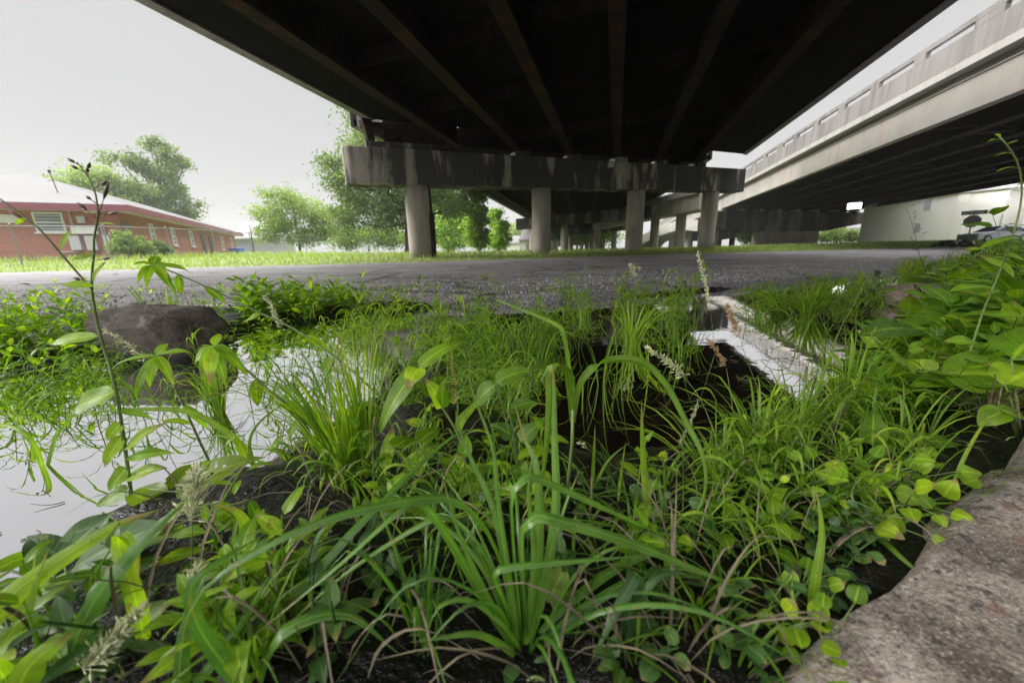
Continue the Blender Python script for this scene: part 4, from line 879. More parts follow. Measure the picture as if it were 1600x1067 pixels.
for px, D, hh, sp, sd_, lb_, m_ in ((196, 20.0, 1.45, .85, 21, 'leafy shrub with reddish leaves against the near corner of the house', 'crown_light'), (222, 20.8, 1.1, .7, 22, 'sprawling shrub second along the brick wall', 'crown_light'), (248, 22, .95, .8, 23, 'low rounded shrub farthest along the brick wall', 'crown')):
    tree(px, D, hh, sp, [(-.3, .4, 0, .5, .3), (.3, .45, 0, .5, .3), (0, .75, 0, .4, .25)], lb_, m_, nleaf=1500, lsz=.10, seed=sd_, trunk_r=.03, name='bush', group='shrubs along the house')
tree(1356, 60, 4.4, 1.6, [(0, .5, 0, .4, .3), (.1, .8, 0, .3, .18)], 'thin young tree at the corner of the cream building', 'crown_light', nleaf=700, lsz=.22, seed=16, trunk_r=.06)
tree(1640, 60, 11, 5, [(0, .5, 0, .6, .3), (-.3, .75, 0, .5, .2)], 'tree at the right edge behind the building wing', 'crown', nleaf=3000, lsz=.3, seed=17, trunk_r=.3)

# ------------------------------------------------------------------ rocks and slabs
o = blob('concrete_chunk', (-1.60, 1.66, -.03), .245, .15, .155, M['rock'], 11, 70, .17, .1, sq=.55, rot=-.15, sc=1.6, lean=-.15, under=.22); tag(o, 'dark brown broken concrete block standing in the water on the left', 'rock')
def plate(name, poly, z0, z1, m, tilt=(0, 0), seed=0, amp=.012, round_=.03, n=46):
    poly = np.array(poly, float); c = poly.mean(0); g = []
    an = np.linspace(0, 1, 90, endpoint=False); pl = np.concatenate([poly, poly[:1]]); ln = np.concatenate([[0], np.cumsum(np.linalg.norm(np.diff(pl, axis=0), axis=1))]); ou = np.stack([np.interp(an * ln[-1], ln, pl[:, k]) for k in (0, 1)], -1)
    ou = ou + amp * 1.2 * np.stack([fbm(ou[:, 0] * 9 + seed, ou[:, 1] * 9, 4, 1), fbm(ou[:, 0] * 9, ou[:, 1] * 9 + seed, 4, 1)], -1) * 2
    rows = [np.c_[ou, np.full(len(ou), z0)], np.c_[ou, np.full(len(ou), z1 - round_ * 1.6)]]
    for a in (.3, .6, 1.0): rows.append(np.c_[c + (ou - c) * (1 - round_ * a * a / np.linalg.norm(ou - c, axis=1, keepdims=True)), np.full(len(ou), z1 - round_ * 1.6 * (1 - a) ** 1.6)])
    for s in np.linspace(.96, .0, n): rows.append(np.c_[c + (rows[4][:, :2] - c) * s, np.full(len(ou), z1)])
    vv = np.array(rows); w = np.ones(len(rows)); w[0] = 0
    vv[..., 2] += w[:, None] * (amp * 2 * fbm(vv[..., 0] + seed, vv[..., 1], 4, 5.0) + amp * fbm(vv[..., 0], vv[..., 1] + seed, 3, 28.0) + tilt[0] * (vv[..., 0] - c[0]) + tilt[1] * (vv[..., 1] - c[1]))
    mb = MB(); mb.grid(vv, wrap=True); return mb.build(name, m, smooth=True)
sp = [G(x, y, .0)[:2] for x, y in ((1660, 620), (1598, 672), (1556, 724), (1478, 780), (1340, 915), (1225, 1000), (1165, 1075), (1080, 1200))]
o = plate('concrete_slab', [*sp, np.array([.9, -.1]), np.array([1.5, .1]), np.array([1.4, .7])], -.16, .012, M['slab'], (.03, .0), seed=3, amp=.016, round_=.04); tag(o, 'pale rough concrete slab with reddish stones beside the weeds', 'concrete slab')
o = plate('stone_plate', [G(598, 524, -.07)[:2], G(660, 520, -.07)[:2], G(700, 560, -.07)[:2], G(655, 585, -.07)[:2]], -.16, -.062, M['greyslab'], (.05, .10), 5, .006, .01, 12); tag(o, 'flat grey stone plate half sunk in the water among the grass', 'stone')
p = G(1440, 466, -.05); o = blob('pink_stone', (p[0], p[1], -.03), .26, .18, .085, M['pinkrock'], 17, 24, .22, .15); tag(o, 'low pinkish stone at the water edge before the right bank', 'stone')

# ------------------------------------------------------------------ plant builders
def blade(mb, pts, w, tint=.5, side=None, fold=.22, n=14, w0=.45, tipp=2.2):
    c = catmull(pts, n); T = np.gradient(c, axis=0); T /= (np.linalg.norm(T, axis=1, keepdims=True) + 1e-12)
    if side is None: side = np.cross(T[n // 2], V3(*c[n // 2]) - V3(0, 0, CZ + .3))
    S = side - (T @ side)[:, None] * T; S /= (np.linalg.norm(S, axis=1, keepdims=True) + 1e-12); Nn = np.cross(S, T)
    t = np.linspace(0, 1, n); W = w * .5 * np.minimum(1, w0 + 2.2 * t) * np.maximum(.03, 1 - t ** tipp)
    vv = np.stack([c - S * W[:, None], c - Nn * (W * fold * 2)[:, None], c + S * W[:, None]], 1)
    uv = np.stack(np.broadcast_arrays(np.array([0, .5, 1])[None], t[:, None]), -1); mb.grid(vv, uv, tint)
PROF = {'lance': lambda t: np.sin(np.pi * t ** .75) ** .95 * (1 - .15 * t), 'ovate': lambda t: np.sin(np.pi * t ** .58) ** .8, 'round': lambda t: np.sqrt(np.maximum(0, 1 - (2 * t ** .85 - 1) ** 2)),
        'heart': lambda t: np.sin(np.pi * t ** .42) ** .75, 'blunt': lambda t: np.minimum(1, 4.5 * t) ** .7 * (np.minimum(1, 6 * (1.001 - t)) ** .6)}
def leaf(mb, b, d, up, L, W, shape='lance', droop=.6, fold=.18, wav=.05, tint=.5, n=9, seed=None, twist=0.0):
    d = nrm(d); up = np.asarray(up, float); up = nrm(up - (up @ d) * d); S = np.cross(d, up); t = np.linspace(0, 1, n); an = droop * t ** 1.2
    dirs = np.cos(an)[:, None] * d - np.sin(an)[:, None] * up; nn = np.cos(an)[:, None] * up + np.sin(an)[:, None] * d
    c = b + np.concatenate([[V3(0, 0, 0)], np.cumsum((dirs[1:] + dirs[:-1]) * .5 * L / (n - 1), axis=0)])
    w = W * .5 * np.maximum(.015, PROF[shape](t)); u = np.array([-1, -.55, 0, .55, 1.]); ph = (b[0] * 91 + b[1] * 57) % 6.28
    tw = twist * t; S_ = np.cos(tw)[:, None] * S + np.sin(tw)[:, None] * nn; n2 = np.cos(tw)[:, None] * nn - np.sin(tw)[:, None] * S
    lift = fold * np.abs(u)[None] * w[:, None] + wav * W * (np.abs(u)[None] ** 2) * np.sin(9 * t[:, None] + ph + 2.2 * np.sign(u)[None]) 
    vv = c[:, None] + S_[:, None] * (u[None, :, None] * w[:, None, None]) + n2[:, None] * lift[..., None]
    uv = np.stack(np.broadcast_arrays((u * .5 + .5)[None], t[:, None]), -1); mb.grid(vv, uv, tint)
TOCAM = lambda p: nrm(V3(0, 0, CZ) - p)
UP = V3(0, 0, 1)
def weed(name, label, stem, r=(.003, .0012), leaves=(), m='leaf', sm='stem', group=None, cat='weed', extra=None):
    """stem: list of points; leaves: (t, azimuth deg or direction, L, W, shape, droop, elevation)"""
    stem = np.asarray(stem, float); t = thing(name, label, cat, tuple(stem[0]), group)
    c = catmull(stem, 26); mb = MB(); mb.tube(c, np.linspace(r[0], r[1], 26), 6); lb = MB(); g = np.random.default_rng(int(abs(stem[0][0]) * 1e4 + abs(stem[0][1]) * 1e3) % 99991)
    for (tt_, az, L, W, sh, dr, el) in leaves:
        b = c[int(round(min(.999, tt_) * 25))]
        d = nrm(az) if np.ndim(az) else V3(math.cos(math.radians(az)) * math.cos(math.radians(el)), math.sin(math.radians(az)) * math.cos(math.radians(el)), math.sin(math.radians(el)))
        if L > .02 and sh != 'blade': mb.tube([b, b + d * L * .14], [.0011, .0009], 5); b = b + d * L * .13
        leaf(lb, b, d, UP if abs(d[2]) < .9 else V3(-d[1] + .1, -.6, .2), L, W, sh, dr, .14 + .2 * g.random(), .06, float(np.clip(.5 + .22 * g.normal(), 0, 1)), 11, twist=.5 * g.normal())
    if extra: extra(mb, lb, c)
    part(mb, 'stem', M[sm], t, smooth=True)
    if lb.n: part(lb, 'foliage', M[m], t, smooth=True)
    return t
def auto_leaves(g, n, t0, t1, L0, L1, asp, shape, droop, el, az0=None):
    a = g.random() * 360 if az0 is None else az0; r = []
    for k in range(n):
        f = k / max(1, n - 1); L = (L0 + (L1 - L0) * f) * (.8 + .4 * g.random()); r.append((t0 + (t1 - t0) * f, a, L, L * asp * (.85 + .3 * g.random()), shape, droop * (.6 + .8 * g.random()), el + 14 * g.normal())); a += 137.5 + 12 * g.normal()
    return r
def root(px, py, z=None):
    z_ = -.05
    for _ in range(4): p = G(px, py, z_); z_ = max(h1(p[0], p[1]), WZ - .02)
    return V3(p[0], p[1], z_ - .004)
def tuft(mb, p, n, h, spread, w, g, lean=(0, 0), t0=.5, tv=.2, arch=1.0):
    for _ in range(n):
        a = g.random() * 2 * math.pi; L = h * (.55 + .6 * g.random()); o = spread * (.35 + .9 * g.random()); d = V3(math.cos(a), math.sin(a), 0)
        b = p + d * .012 * g.random() * (1 + spread * 20) * .6; hx = d * o + V3(lean[0], lean[1], 0) * L
        dr = L * .45 * arch * (g.random() ** 1.5)
        pts = [b, b + hx * .22 + V3(0, 0, L * .5), b + hx * .65 + V3(0, 0, L * .85), b + hx * 1.15 + V3(0, 0, L * .95 - dr)]
        blade(mb, pts, w * (.6 + .7 * g.random()), float(np.clip(t0 + tv * g.normal(), 0, 1)), side=V3(-d[1], d[0], 0) * (1 if g.random() > .3 else -1) + V3(.2, .1, .1) * g.normal(), n=9)
def seedhead(mb, pts, L, g, dens=60, w=.010, size=.006):
    c = catmull(pts, 40); T = np.gradient(c, axis=0)
    for k in range(dens):
        f = (k / dens); b = c[int(f * 39)]; d = nrm(nrm(T[int(f * 39)]) * .9 + g.normal(size=3) * .55); o = w * (1 - .75 * f) * (.4 + .8 * g.random()); e_ = b + d * o
        mb.tube([b, e_], .0003, 3, cap=False); s = size * (.7 + .6 * g.random()); mb.tube([e_ - d * s * .4, e_ + d * s * .2, e_ + d * s], [.0002, s * .22, .0002], 4, float(g.random()), cap=False)

def leafygrass(mb, p, n, h, L, w, g, lean=(0, 0), t0=.55, tv=.2):
    for _ in range(n):
        a = g.random() * 6.28; hh = h * (.5 + .7 * g.random()); o = hh * (.15 + .35 * g.random()); b = p + V3(math.cos(a), math.sin(a), 0) * .035 * g.random(); tn_ = float(np.clip(t0 + tv * g.normal(), 0, 1))
        tip = b + V3(math.cos(a) * o + lean[0] * hh, math.sin(a) * o + lean[1] * hh, hh); c = catmull([b, b + (tip - b) * .5 + V3(0, 0, .06 * hh), tip], 8); mb.tube(c, [.0016, .0008], 4, tn_ * .7, cap=False)
        q = g.random() * 6.28
        for k in range(int(3 + 3.5 * g.random())):
            f = .25 + .75 * (k + g.random() * .6) / 5; s = c[min(7, int(f * 7.99))]; q += 2.6 + .9 * g.random(); l_ = L * (.55 + .75 * g.random()); d = V3(math.cos(q), math.sin(q), 0); e_ = .35 + .6 * g.random(); dr = .25 + .9 * g.random()
            blade(mb, [s, s + d * l_ * .3 + V3(0, 0, l_ * .32 * e_ * 1.4), s + d * l_ * .68 + V3(0, 0, l_ * (.42 * e_ - .08 * dr)), s + d * l_ * (.85 + .15 * g.random()) + V3(0, 0, l_ * (.35 * e_ - .55 * dr))], w * (.6 + .7 * g.random()), float(np.clip(tn_ + .12 * g.normal(), 0, 1)), side=V3(-d[1], d[0], .25 * g.normal()), n=8)
# ------------------------------------------------------------------ the big sedge clump at the front
SB = root(822, 1010)
def hero(mb, pix, w, tint=.5, n=22, fold=.22, side=None, w0=.6): blade(mb, [P(x, y, Y_) for x, y, Y_ in pix], w, tint, side, fold, n, w0)
sc_ = thing('sedge_clump', 'big glossy sedge clump with long folded blades at the very front', 'grass', tuple(SB))
yb = SB[1]
hb = [
 ([(816, 1030, yb), (794, 906, yb + .02), (772, 797, yb + .05), (724, 690, yb + .08), (712, 640, yb + .09)], .0075, .5),
 ([(820, 1029, yb), (803, 845, yb), (803, 760, yb + .005), (822, 742, yb + .01), (931, 788, yb + .04), (1050, 843, yb + .09), (1075, 862, yb + .1)], .0075, .45),
 ([(826, 994, yb), (818, 871, yb - .01), (820, 815, yb - .012), (838, 806, yb - .012), (975, 845, yb), (1128, 906, yb + .02), (1222, 944, yb + .03)], .009, .5),
 ([(813, 1000, yb), (782, 925, yb - .02), (772, 898, yb - .02), (800, 886, yb - .02), (931, 874, yb - .01), (1000, 868, yb + .0)], .0062, .4),
 ([(822, 1016, yb), (846, 930, yb + .02), (868, 800, yb + .06), (866, 674, yb + .10), (866, 600, yb + .12), (862, 568, yb + .12), (890, 577, yb + .13)], .0085, .6),
 ([(822, 1010, yb), (840, 880, yb + .03), (840, 740, yb + .06), (822, 690, yb + .08), (803, 628, yb + .09)], .009, .65),
 ([(816, 1030, yb), (772, 963, yb + .01), (706, 850, yb + .02), (664, 792, yb + .02), (630, 795, yb + .01), (531, 882, yb - .02), (400, 990, yb - .05)], .0075, .45),
 ([(818, 1020, yb), (800, 940, yb + .01), (770, 850, yb + .03), (741, 806, yb + .03), (690, 778, yb + .02), (531, 806, yb - .02), (400, 863, yb - .05), (302, 941, yb - .07), (276, 1075, yb - .09)], .0085, .4),
 ([(818, 1025, yb), (790, 950, yb + .02), (740, 850, yb + .04), (692, 808, yb + .04), (575, 871, yb + .02), (483, 945, yb), (420, 1010, yb - .02)], .0055, .5),
 ([(350, 1120, .25), (400, 1007, .27), (500, 888, .31), (588, 793, .36), (706, 683, .45), (765, 668, .48)], .0085, .3),
 ([(826, 1016, yb), (870, 960, yb + .02), (970, 884, yb + .06), (1072, 846, yb + .1), (1100, 850, yb + .1), (1190, 900, yb + .1), (1226, 928, yb + .09)], .0075, .45),
 ([(826, 1020, yb), (900, 935, yb + .04), (985, 872, yb + .08), (1060, 830, yb + .12), (1180, 748, yb + .2), (1230, 752, yb + .21)], .0075, .35),
 ([(815, 1030, yb), (780, 1005, yb - .02), (740, 990, yb - .03), (690, 996, yb - .04), (640, 1003, yb - .05)], .006, .5),
 ([(818, 1030, yb), (800, 990, yb - .01), (740, 940, yb - .01), (690, 945, yb - .02), (668, 985, yb - .03), (660, 1030, yb - .03)], .005, .55),
 ([(812, 1035, yb), (800, 930, yb - .01), (778, 780, yb + .01), (770, 700, yb + .03), (735, 600, yb + .05), (736, 540, yb + .06)], .004, .55),
 ([(820, 1030, yb), (835, 880, yb + .02), (826, 770, yb + .04), (835, 690, yb + .06)], .006, .6),
 ([(824, 1025, yb), (850, 900, yb + .02), (880, 800, yb + .04), (905, 735, yb + .06)], .005, .5),
 ([(818, 1030, yb), (760, 930, yb), (716, 830, yb + .01), (690, 740, yb + .03)], .0055, .5),
 ([(826, 1025, yb), (880, 980, yb + .01), (960, 955, yb + .02), (1050, 965, yb + .03), (1130, 990, yb + .03)], .006, .3),
 ([(826, 1020, yb), (900, 960, yb + .01), (1000, 900, yb + .03), (1080, 890, yb + .05), (1130, 930, yb + .05), (1150, 960, yb + .05)], .007, .25),
]
mb = MB()
for pts, w, tn_ in hb: hero(mb, pts, w * 1.3, tn_ + .12)
g = np.random.default_rng(21)
for k in range(14):
    a = g.random() * 6.28; r_ = .10 + .16 * g.random(); hgt = .04 + .08 * g.random(); d = V3(math.cos(a), math.sin(a) * .8 + .15, 0)
    blade(mb, [SB + d * .01, SB + d * r_ * .35 + V3(0, 0, hgt * .75), SB + d * r_ * .75 + V3(0, 0, hgt), SB + d * r_ * 1.25 + V3(0, 0, hgt * (.3 + .5 * g.random()))], .0035 + .003 * g.random(), float(np.clip(.4 + .2 * g.normal(), 0, 1)), n=14)
part(mb, 'blades', M['sedge'], sc_, smooth=True)
# tall reed behind it: upright stalk with a kinked hanging leaf and one long arching leaf
rb = root(882, 792); ry = rb[1]
t = thing('tall_grass_stalk', 'tall single stalk with one kinked hanging leaf and one long arching leaf', 'grass', tuple(rb))
mb = MB(); mb.tube([rb, P(890, 731, ry), P(894, 690, ry), P(895, 640, ry)], [.0028, .0022], 7); part(mb, 'stem', M['stem'], t, smooth=True)
mb = MB()
hero(mb, [(895, 660, ry), (892, 610, ry), (888, 582, ry - .004), (872, 571, ry - .008), (860, 574, ry - .01), (858, 640, ry - .015), (850, 730, ry - .02), (838, 800, ry - .03)], .0125, .55, 30)
hero(mb, [(896, 655, ry), (902, 615, ry), (914, 587, ry + .004), (946, 563, ry + .01), (1002, 565, ry + .01), (1040, 600, ry), (1070, 655, ry - .02), (1098, 712, ry - .05), (1100, 775, ry - .07), (1062, 842, ry - .09)], .0105, .5, 36)
hero(mb, [(894, 650, ry), (889, 577, ry + .004), (880, 522, ry + .01), (866, 505, ry + .02), (800, 478, ry + .06), (760, 462, ry + .09)], .0075, .55, 26)
part(mb, 'blades', M['blade'], t, smooth=True)
# tall grass with a wide fallen pale blade and other individual blades nearby
def solo(px, py, label, blades, m='blade', cat='grass', name='grass_plant', group=None):
    b = root(px, py); t = thing(name, label, cat, tuple(b), group); mb = MB()
    for pts, w, tn_ in blades: blade(mb, [b] + [P(x, y, b[1] + dy) for x, y, dy in pts], w, tn_, None, .2, 20, .6)
    part(mb, 'blades', M[m], t, smooth=True); return t
solo(1012, 800, 'upright pale pointed shoot standing alone above the dark water', [([(1006, 730, 0), (1003, 660, 0), (1003, 626, 0)], .010, .75), ([(1016, 770, .01), (1030, 740, .02)], .006, .5)])
solo(925, 765, 'small upright spear of grass left of the pale shoot', [([(928, 710, 0), (930, 662, 0)], .006, .6), ([(900, 730, .0), (870, 700, .02)], .005, .4), ([(950, 720, .0), (985, 690, .02)], .005, .45)])
solo(1268, 962, 'single thick curved blade rising beside the pale slab', [([(1275, 900, .0), (1284, 840, .01), (1280, 790, .02), (1272, 762, .03)], .009, .6)])
solo(1262, 985, 'short grass shoots leaning out beside the pale slab corner', [([(1225, 950, 0), (1200, 915, .01)], .006, .55), ([(1240, 940, 0), (1238, 890, .02)], .005, .5), ([(1290, 950, .02), (1310, 915, .03)], .005, .5)])
solo(1350, 855, 'blue green blade bent over the edge of the pale slab', [([(1370, 840, .0), (1410, 872, -.03), (1466, 922, -.06)], .008, .3), ([(1420, 812, .02), (1500, 790, .03), (1600, 738, .06)], .004, .5), ([(1400, 790, .04), (1470, 786, .05), (1540, 786, .05)], .006, .55)])
solo(978, 1000, 'wide striped leaf with pale dry streaks behind the sedge', [([(985, 930, .0), (997, 893, .01), (968, 945, -.01), (925, 1030, -.03)], .016, .25), ([(1010, 920, 0), (1050, 895, .01), (1105, 905, .01)], .009, .35)], 'leaf_dark')
solo(400, 1090, 'long wide blade arching from the bottom edge on the left', [([(330, 1010, 0), (300, 950, .0), (310, 900, .01), (420, 830, .05)], .012, .3), ([(440, 990, .02), (540, 960, .04), (622, 1020, .03)], .012, .55)], 'sedge')
solo(282, 1090, 'broad upright blade at the bottom edge on the left', [([(286, 1010, 0), (300, 950, .0), (330, 880, .02)], .013, .4), ([(360, 1000, .02), (420, 900, .03)], .009, .5)], 'sedge')

solo(-70, 1060, 'very wide bright leaf sweeping up from the left edge over the white water', [([(-10, 960, .0), (80, 885, .03), (180, 822, .06), (248, 796, .07)], .024, .75), ([(20, 990, 0), (60, 900, .02), (75, 858, .03)], .016, .6)], 'leaf_bright')
solo(105, 1040, 'dark arching blade crossing the wide bright leaf at the lower left', [([(150, 940, .0), (215, 855, .03), (262, 808, .05), (300, 775, .06)], .018, .45), ([(140, 1000, .0), (60, 960, .0), (8, 985, -.01)], .007, .4)], 'sedge')
solo(70, 740, 'thin leaning shoots rising from the white water near the left edge', [([(90, 680, 0), (130, 640, .02), (165, 655, .03)], .006, .6), ([(50, 690, .0), (15, 665, .02), (-30, 668, .03)], .010, .6), ([(80, 700, .01), (95, 655, .02)], .005, .5), ([(120, 735, .0), (190, 770, .0)], .005, .4)])
solo(400, 735, 'long blade leaning left across the white water beside the dark block', [([(370, 690, 0), (300, 645, .0), (200, 640, -.02), (92, 650, -.04)], .011, .65), ([(390, 690, .02), (410, 655, .03), (460, 620, .05)], .006, .5), ([(380, 700, .0), (340, 680, .02), (300, 700, .02)], .005, .6)])
solo(225, 1000, 'hanging bright ribbon leaf in front of the dark dock leaf', [([(210, 930, .0), (185, 850, .02), (190, 832, .02), (212, 860, .01), (216, 920, .0)], .014, .7)], 'leaf_bright')
solo(35, 1090, 'short broad bright leaves in the bottom left corner', [([(50, 1040, 0), (90, 1005, .01), (118, 985, .02)], .028, .75), ([(0, 1050, 0), (-20, 1020, .0)], .02, .6)], 'leaf_bright')
solo(380, 885, 'pair of folded bright leaves above the dark mud left of the sedge', [([(385, 830, 0), (370, 800, .0), (335, 788, -.01)], .016, .8), ([(395, 830, .01), (408, 795, .01), (414, 840, .0)], .010, .7)], 'leaf_bright')
b0 = root(345, 1010); t = thing('bare_runner', 'long bare green runner lying across the lower left from the frame edge', 'weed', tuple(b0)); mb = MB(); mb.tube(catmull([P(-40, 872, .36), P(60, 905, .35), P(200, 945, .34), P(330, 955, .34), P(400, 985, .33)], 24), [.0016, .0013], 6); part(mb, 'stem', M['stem'], t, smooth=True); mb = MB()
for x_, y_, a_ in ((60, 905, -.5), (205, 946, .5), (330, 955, -.4)): leaf(mb, P(x_, y_, .345), V3(.6, a_, .5), UP, .022, .012, 'ovate', .5, .15, .05, .6)
part(mb, 'foliage', M['leaf_bright'], t, smooth=True)
# ------------------------------------------------------------------ single weeds on the left
g = np.random.default_rng(31)
rY = root(205, 790); y0 = rY[1]
st = [rY, P(194, 690, y0), P(180, 605, y0), P(163, 545, y0 + .01), P(152, 505, y0 + .01), P(143, 445, y0 + .01), P(147, 395, y0 + .01), P(147, 367, y0 + .01), P(154, 337, y0), P(147, 294, y0), P(134, 271, y0), P(120, 254, y0)]
def w1(mb, lb, c):
    br = [P(146, 455, y0 + .01), P(100, 402, y0), P(55, 352, y0 - .01), P(-10, 304, y0 - .02)]; mb.tube(catmull(br, 14), [.0016, .0010], 5)
    for (bx, by), (tx, ty), W, sh in (((180, 612), (106, 634), .034, 'blunt'), ((153, 525), (62, 532), .022, 'lance'), ((146, 447), (88, 440), .014, 'lance'), ((146, 398), (108, 404), .009, 'lance'), ((145, 440), (154, 408), .010, 'lance'), ((154, 349), (176, 346), .006, 'lance'), ((93, 391), (104, 356), .012, 'lance'), ((190, 660), (160, 690), .02, 'ovate'), ((196, 700), (245, 655), .022, 'ovate'), ((187, 640), (235, 648), .014, 'lance'), ((145, 455), (165, 440), .012, 'lance'), ((40, 340), (20, 352), .006, 'lance'), ((199, 730), (160, 770), .025, 'ovate'), ((200, 745), (250, 725), .028, 'ovate'), ((203, 770), (262, 795), .03, 'ovate'), ((203, 765), (140, 790), .028, 'ovate'), ((192, 680), (150, 735), .022, 'ovate'), ((198, 715), (262, 700), .024, 'lance')):
        b, e_ = P(bx, by, y0), P(tx, ty, y0 - .015); d = e_ - b; leaf(lb, b, d, TOCAM(b) * .8 + UP * .6, np.linalg.norm(d), W, sh, .35, .15, .06, float(np.clip(.6 + .2 * g.normal(), 0, 1)), 12)
def w1b(mb, lb, c): w1(mb, lb, c)
t = weed('tall_weed', 'tallest thin weed with dark seed pods at its tip reaching over the house', st, (.0030, .0009), (), 'leaf_bright', 'stem', extra=w1b)
for bx, by, tx, ty in ((154, 338, 170, 284), (147, 295, 168, 283), (134, 271, 110, 258), (134, 272, 141, 254), (130, 262, 104, 247), (150, 318, 134, 306), (152, 342, 120, 316), (154, 337, 184, 332), (146, 408, 172, 403), (138, 278, 136, 262), (60, 356, 14, 330), (140, 440, 112, 434)):
    pods = MB(); b, e_ = P(bx, by, y0), P(tx, ty, y0 - .004); m_ = b + (e_ - b) * .5; pods.tube([b, m_], .0006, 4); pods.tube(catmull([m_, m_ + (e_ - m_) * .4, e_], 7), [.0005, .0015, .0021, .0021, .0017, .0010, .0003], 6, float(g.random())); part(pods, 'seed_pod', M['pod'], t, smooth=True)
def whorl(name, label, stem, tips, m='leaf_bright', W=.014, r=(.0026, .0014), shape='lance', extra_leaves=(), group=None):
    stem = np.array(stem); top = stem[-1]
    def ex(mb, lb, c):
        for (tx, ty, dy) in tips:
            e_ = P(tx, ty, top[1] + dy); d = e_ - top; leaf(lb, top, d + UP * .35 * np.linalg.norm(d), UP + TOCAM(top) * .5, np.linalg.norm(d) * 1.12, W * (.8 + .4 * g.random()), shape, .9, .16, .05, float(np.clip(.55 + .2 * g.normal(), 0, 1)), 12)
        for (bx, by, tx, ty, W2) in extra_leaves:
            b = c[np.argmin(np.linalg.norm(c - P(bx, by, top[1]), axis=1))]; e_ = P(tx, ty, b[1] - .01); d = e_ - b; leaf(lb, b, d, UP + TOCAM(b) * .6, np.linalg.norm(d), W2, shape, .5, .16, .06, float(np.clip(.5 + .2 * g.normal(), 0, 1)), 12)
    return weed(name, label, stem, r, (), m, 'stem', extra=ex, group=group)
rr = root(640, 668); yy = rr[1]
whorl('arching_weed', 'long arching stem with a drooping leaf whorl hanging over the road edge', [rr, P(560, 588, yy), P(470, 520, yy + .02), P(400, 486, yy + .03), P(330, 452, yy + .03), P(270, 425, yy + .02), P(240, 415, yy + .02)],
      [(215, 412, -.03), (220, 440, -.05), (232, 446, -.06), (258, 432, -.05), (268, 455, -.04), (262, 412, .02), (288, 424, .0), (246, 398, .02)], W=.018, extra_leaves=[(310, 445, 355, 470, .02), (272, 428, 282, 462, .016), (400, 486, 372, 500, .018), (470, 520, 520, 545, .02), (520, 556, 500, 590, .02)])
rr = root(335, 735); yy = rr[1]
whorl('whorled_weed', 'weed with a four leaf whorl standing before the dark block', [rr, P(312, 690, yy), P(285, 630, yy), P(262, 585, yy), P(245, 556, yy)], [(170, 578, -.02), (215, 618, -.04), (262, 535, .02), (293, 552, .0), (268, 598, -.04), (236, 600, -.03)], W=.016, extra_leaves=[(285, 630, 330, 668, .016), (300, 660, 245, 650, .014)])
rr = root(520, 742); yy = rr[1]
whorl('whorled_weed', 'weed with a drooping many leaf whorl right of the dark block', [rr, P(470, 655, yy), P(415, 605, yy), P(370, 565, yy), P(334, 540, yy)], [(306, 568, -.02), (318, 590, -.03), (330, 595, -.04), (352, 600, -.03), (362, 560, -.01), (345, 520, .02), (380, 585, -.02)], W=.017, extra_leaves=[(400, 590, 400, 640, .02), (440, 630, 500, 660, .02), (470, 655, 440, 690, .02)])
# yellowish large holed leaf plant and dark dock at the lower left
def leafplant(px, py, label, items, m, name='broadleaf_weed', group=None, petiole=True):
    b0 = root(px, py); t = thing(name, label, 'weed', tuple(b0), group); mb = MB(); lb = MB()
    for (bx, by, tx, ty, dy, W, sh, dr) in items:
        b, e_ = P(bx, by, b0[1] + dy * .5), P(tx, ty, b0[1] + dy); d = e_ - b; mb.tube(catmull([b0, (b0 + b) / 2 + V3(0, 0, .01), b], 6), [.0016, .0012], 5)
        leaf(lb, b, d, UP * .8 + TOCAM(b) * .7, np.linalg.norm(d) * 1.05, W, sh, dr, .16, .06, float(np.clip(.5 + .22 * g.normal(), 0, 1)), 13, twist=.25 * g.normal())
    part(mb, 'stalks', M['stem'], t, smooth=True); part(lb, 'foliage', M[m], t, smooth=True); return t
leafplant(300, 780, 'yellow green plant with big insect holed leaves at the water edge', [(275, 770, 385, 700, .05, .055, 'ovate', .7), (262, 768, 200, 756, .04, .028, 'lance', .5), (270, 765, 300, 720, .08, .04, 'ovate', .5)], 'leaf_holed')
leafplant(120, 935, 'dark blue green dock leaf in the shade at the lower left', [(112, 890, 225, 810, .02, .055, 'ovate', .5), (100, 880, 40, 830, .03, .035, 'lance', .4), (95, 870, 160, 800, .05, .04, 'lance', .6)], 'leaf_dark')
leafplant(30, 1010, 'long pale green leaves sweeping in from the left edge', [(-40, 990, 245, 800, .08, .022, 'lance', .5), (-20, 960, 130, 840, .1, .024, 'lance', .6), (-60, 1060, 110, 985, .0, .04, 'lance', .4), (0, 1010, 60, 900, .04, .02, 'lance', .4), (-30, 900, 75, 850, .08, .02, 'lance', .5)], 'leaf_bright')
leafplant(200, 1060, 'broad leaves along the bottom left corner under the seed heads', [(170, 1060, 245, 1005, .02, .035, 'ovate', .6), (140, 1050, 250, 940, .05, .05, 'ovate', .4), (230, 1075, 300, 985, .03, .03, 'lance', .5), (90, 1060, 20, 1050, .02, .035, 'lance', .5), (160, 1000, 60, 1000, .06, .03, 'lance', .5)], 'leaf')
leafplant(205, 860, 'hanging ribbon leaves beside the long pale leaf on the left', [(160, 800, 215, 915, .0, .018, 'lance', .5), (290, 790, 130, 920, -.02, .02, 'lance', .4), (330, 785, 396, 830, .0, .022, 'lance', .6), (390, 780, 412, 835, .0, .014, 'lance', .6)], 'leaf')
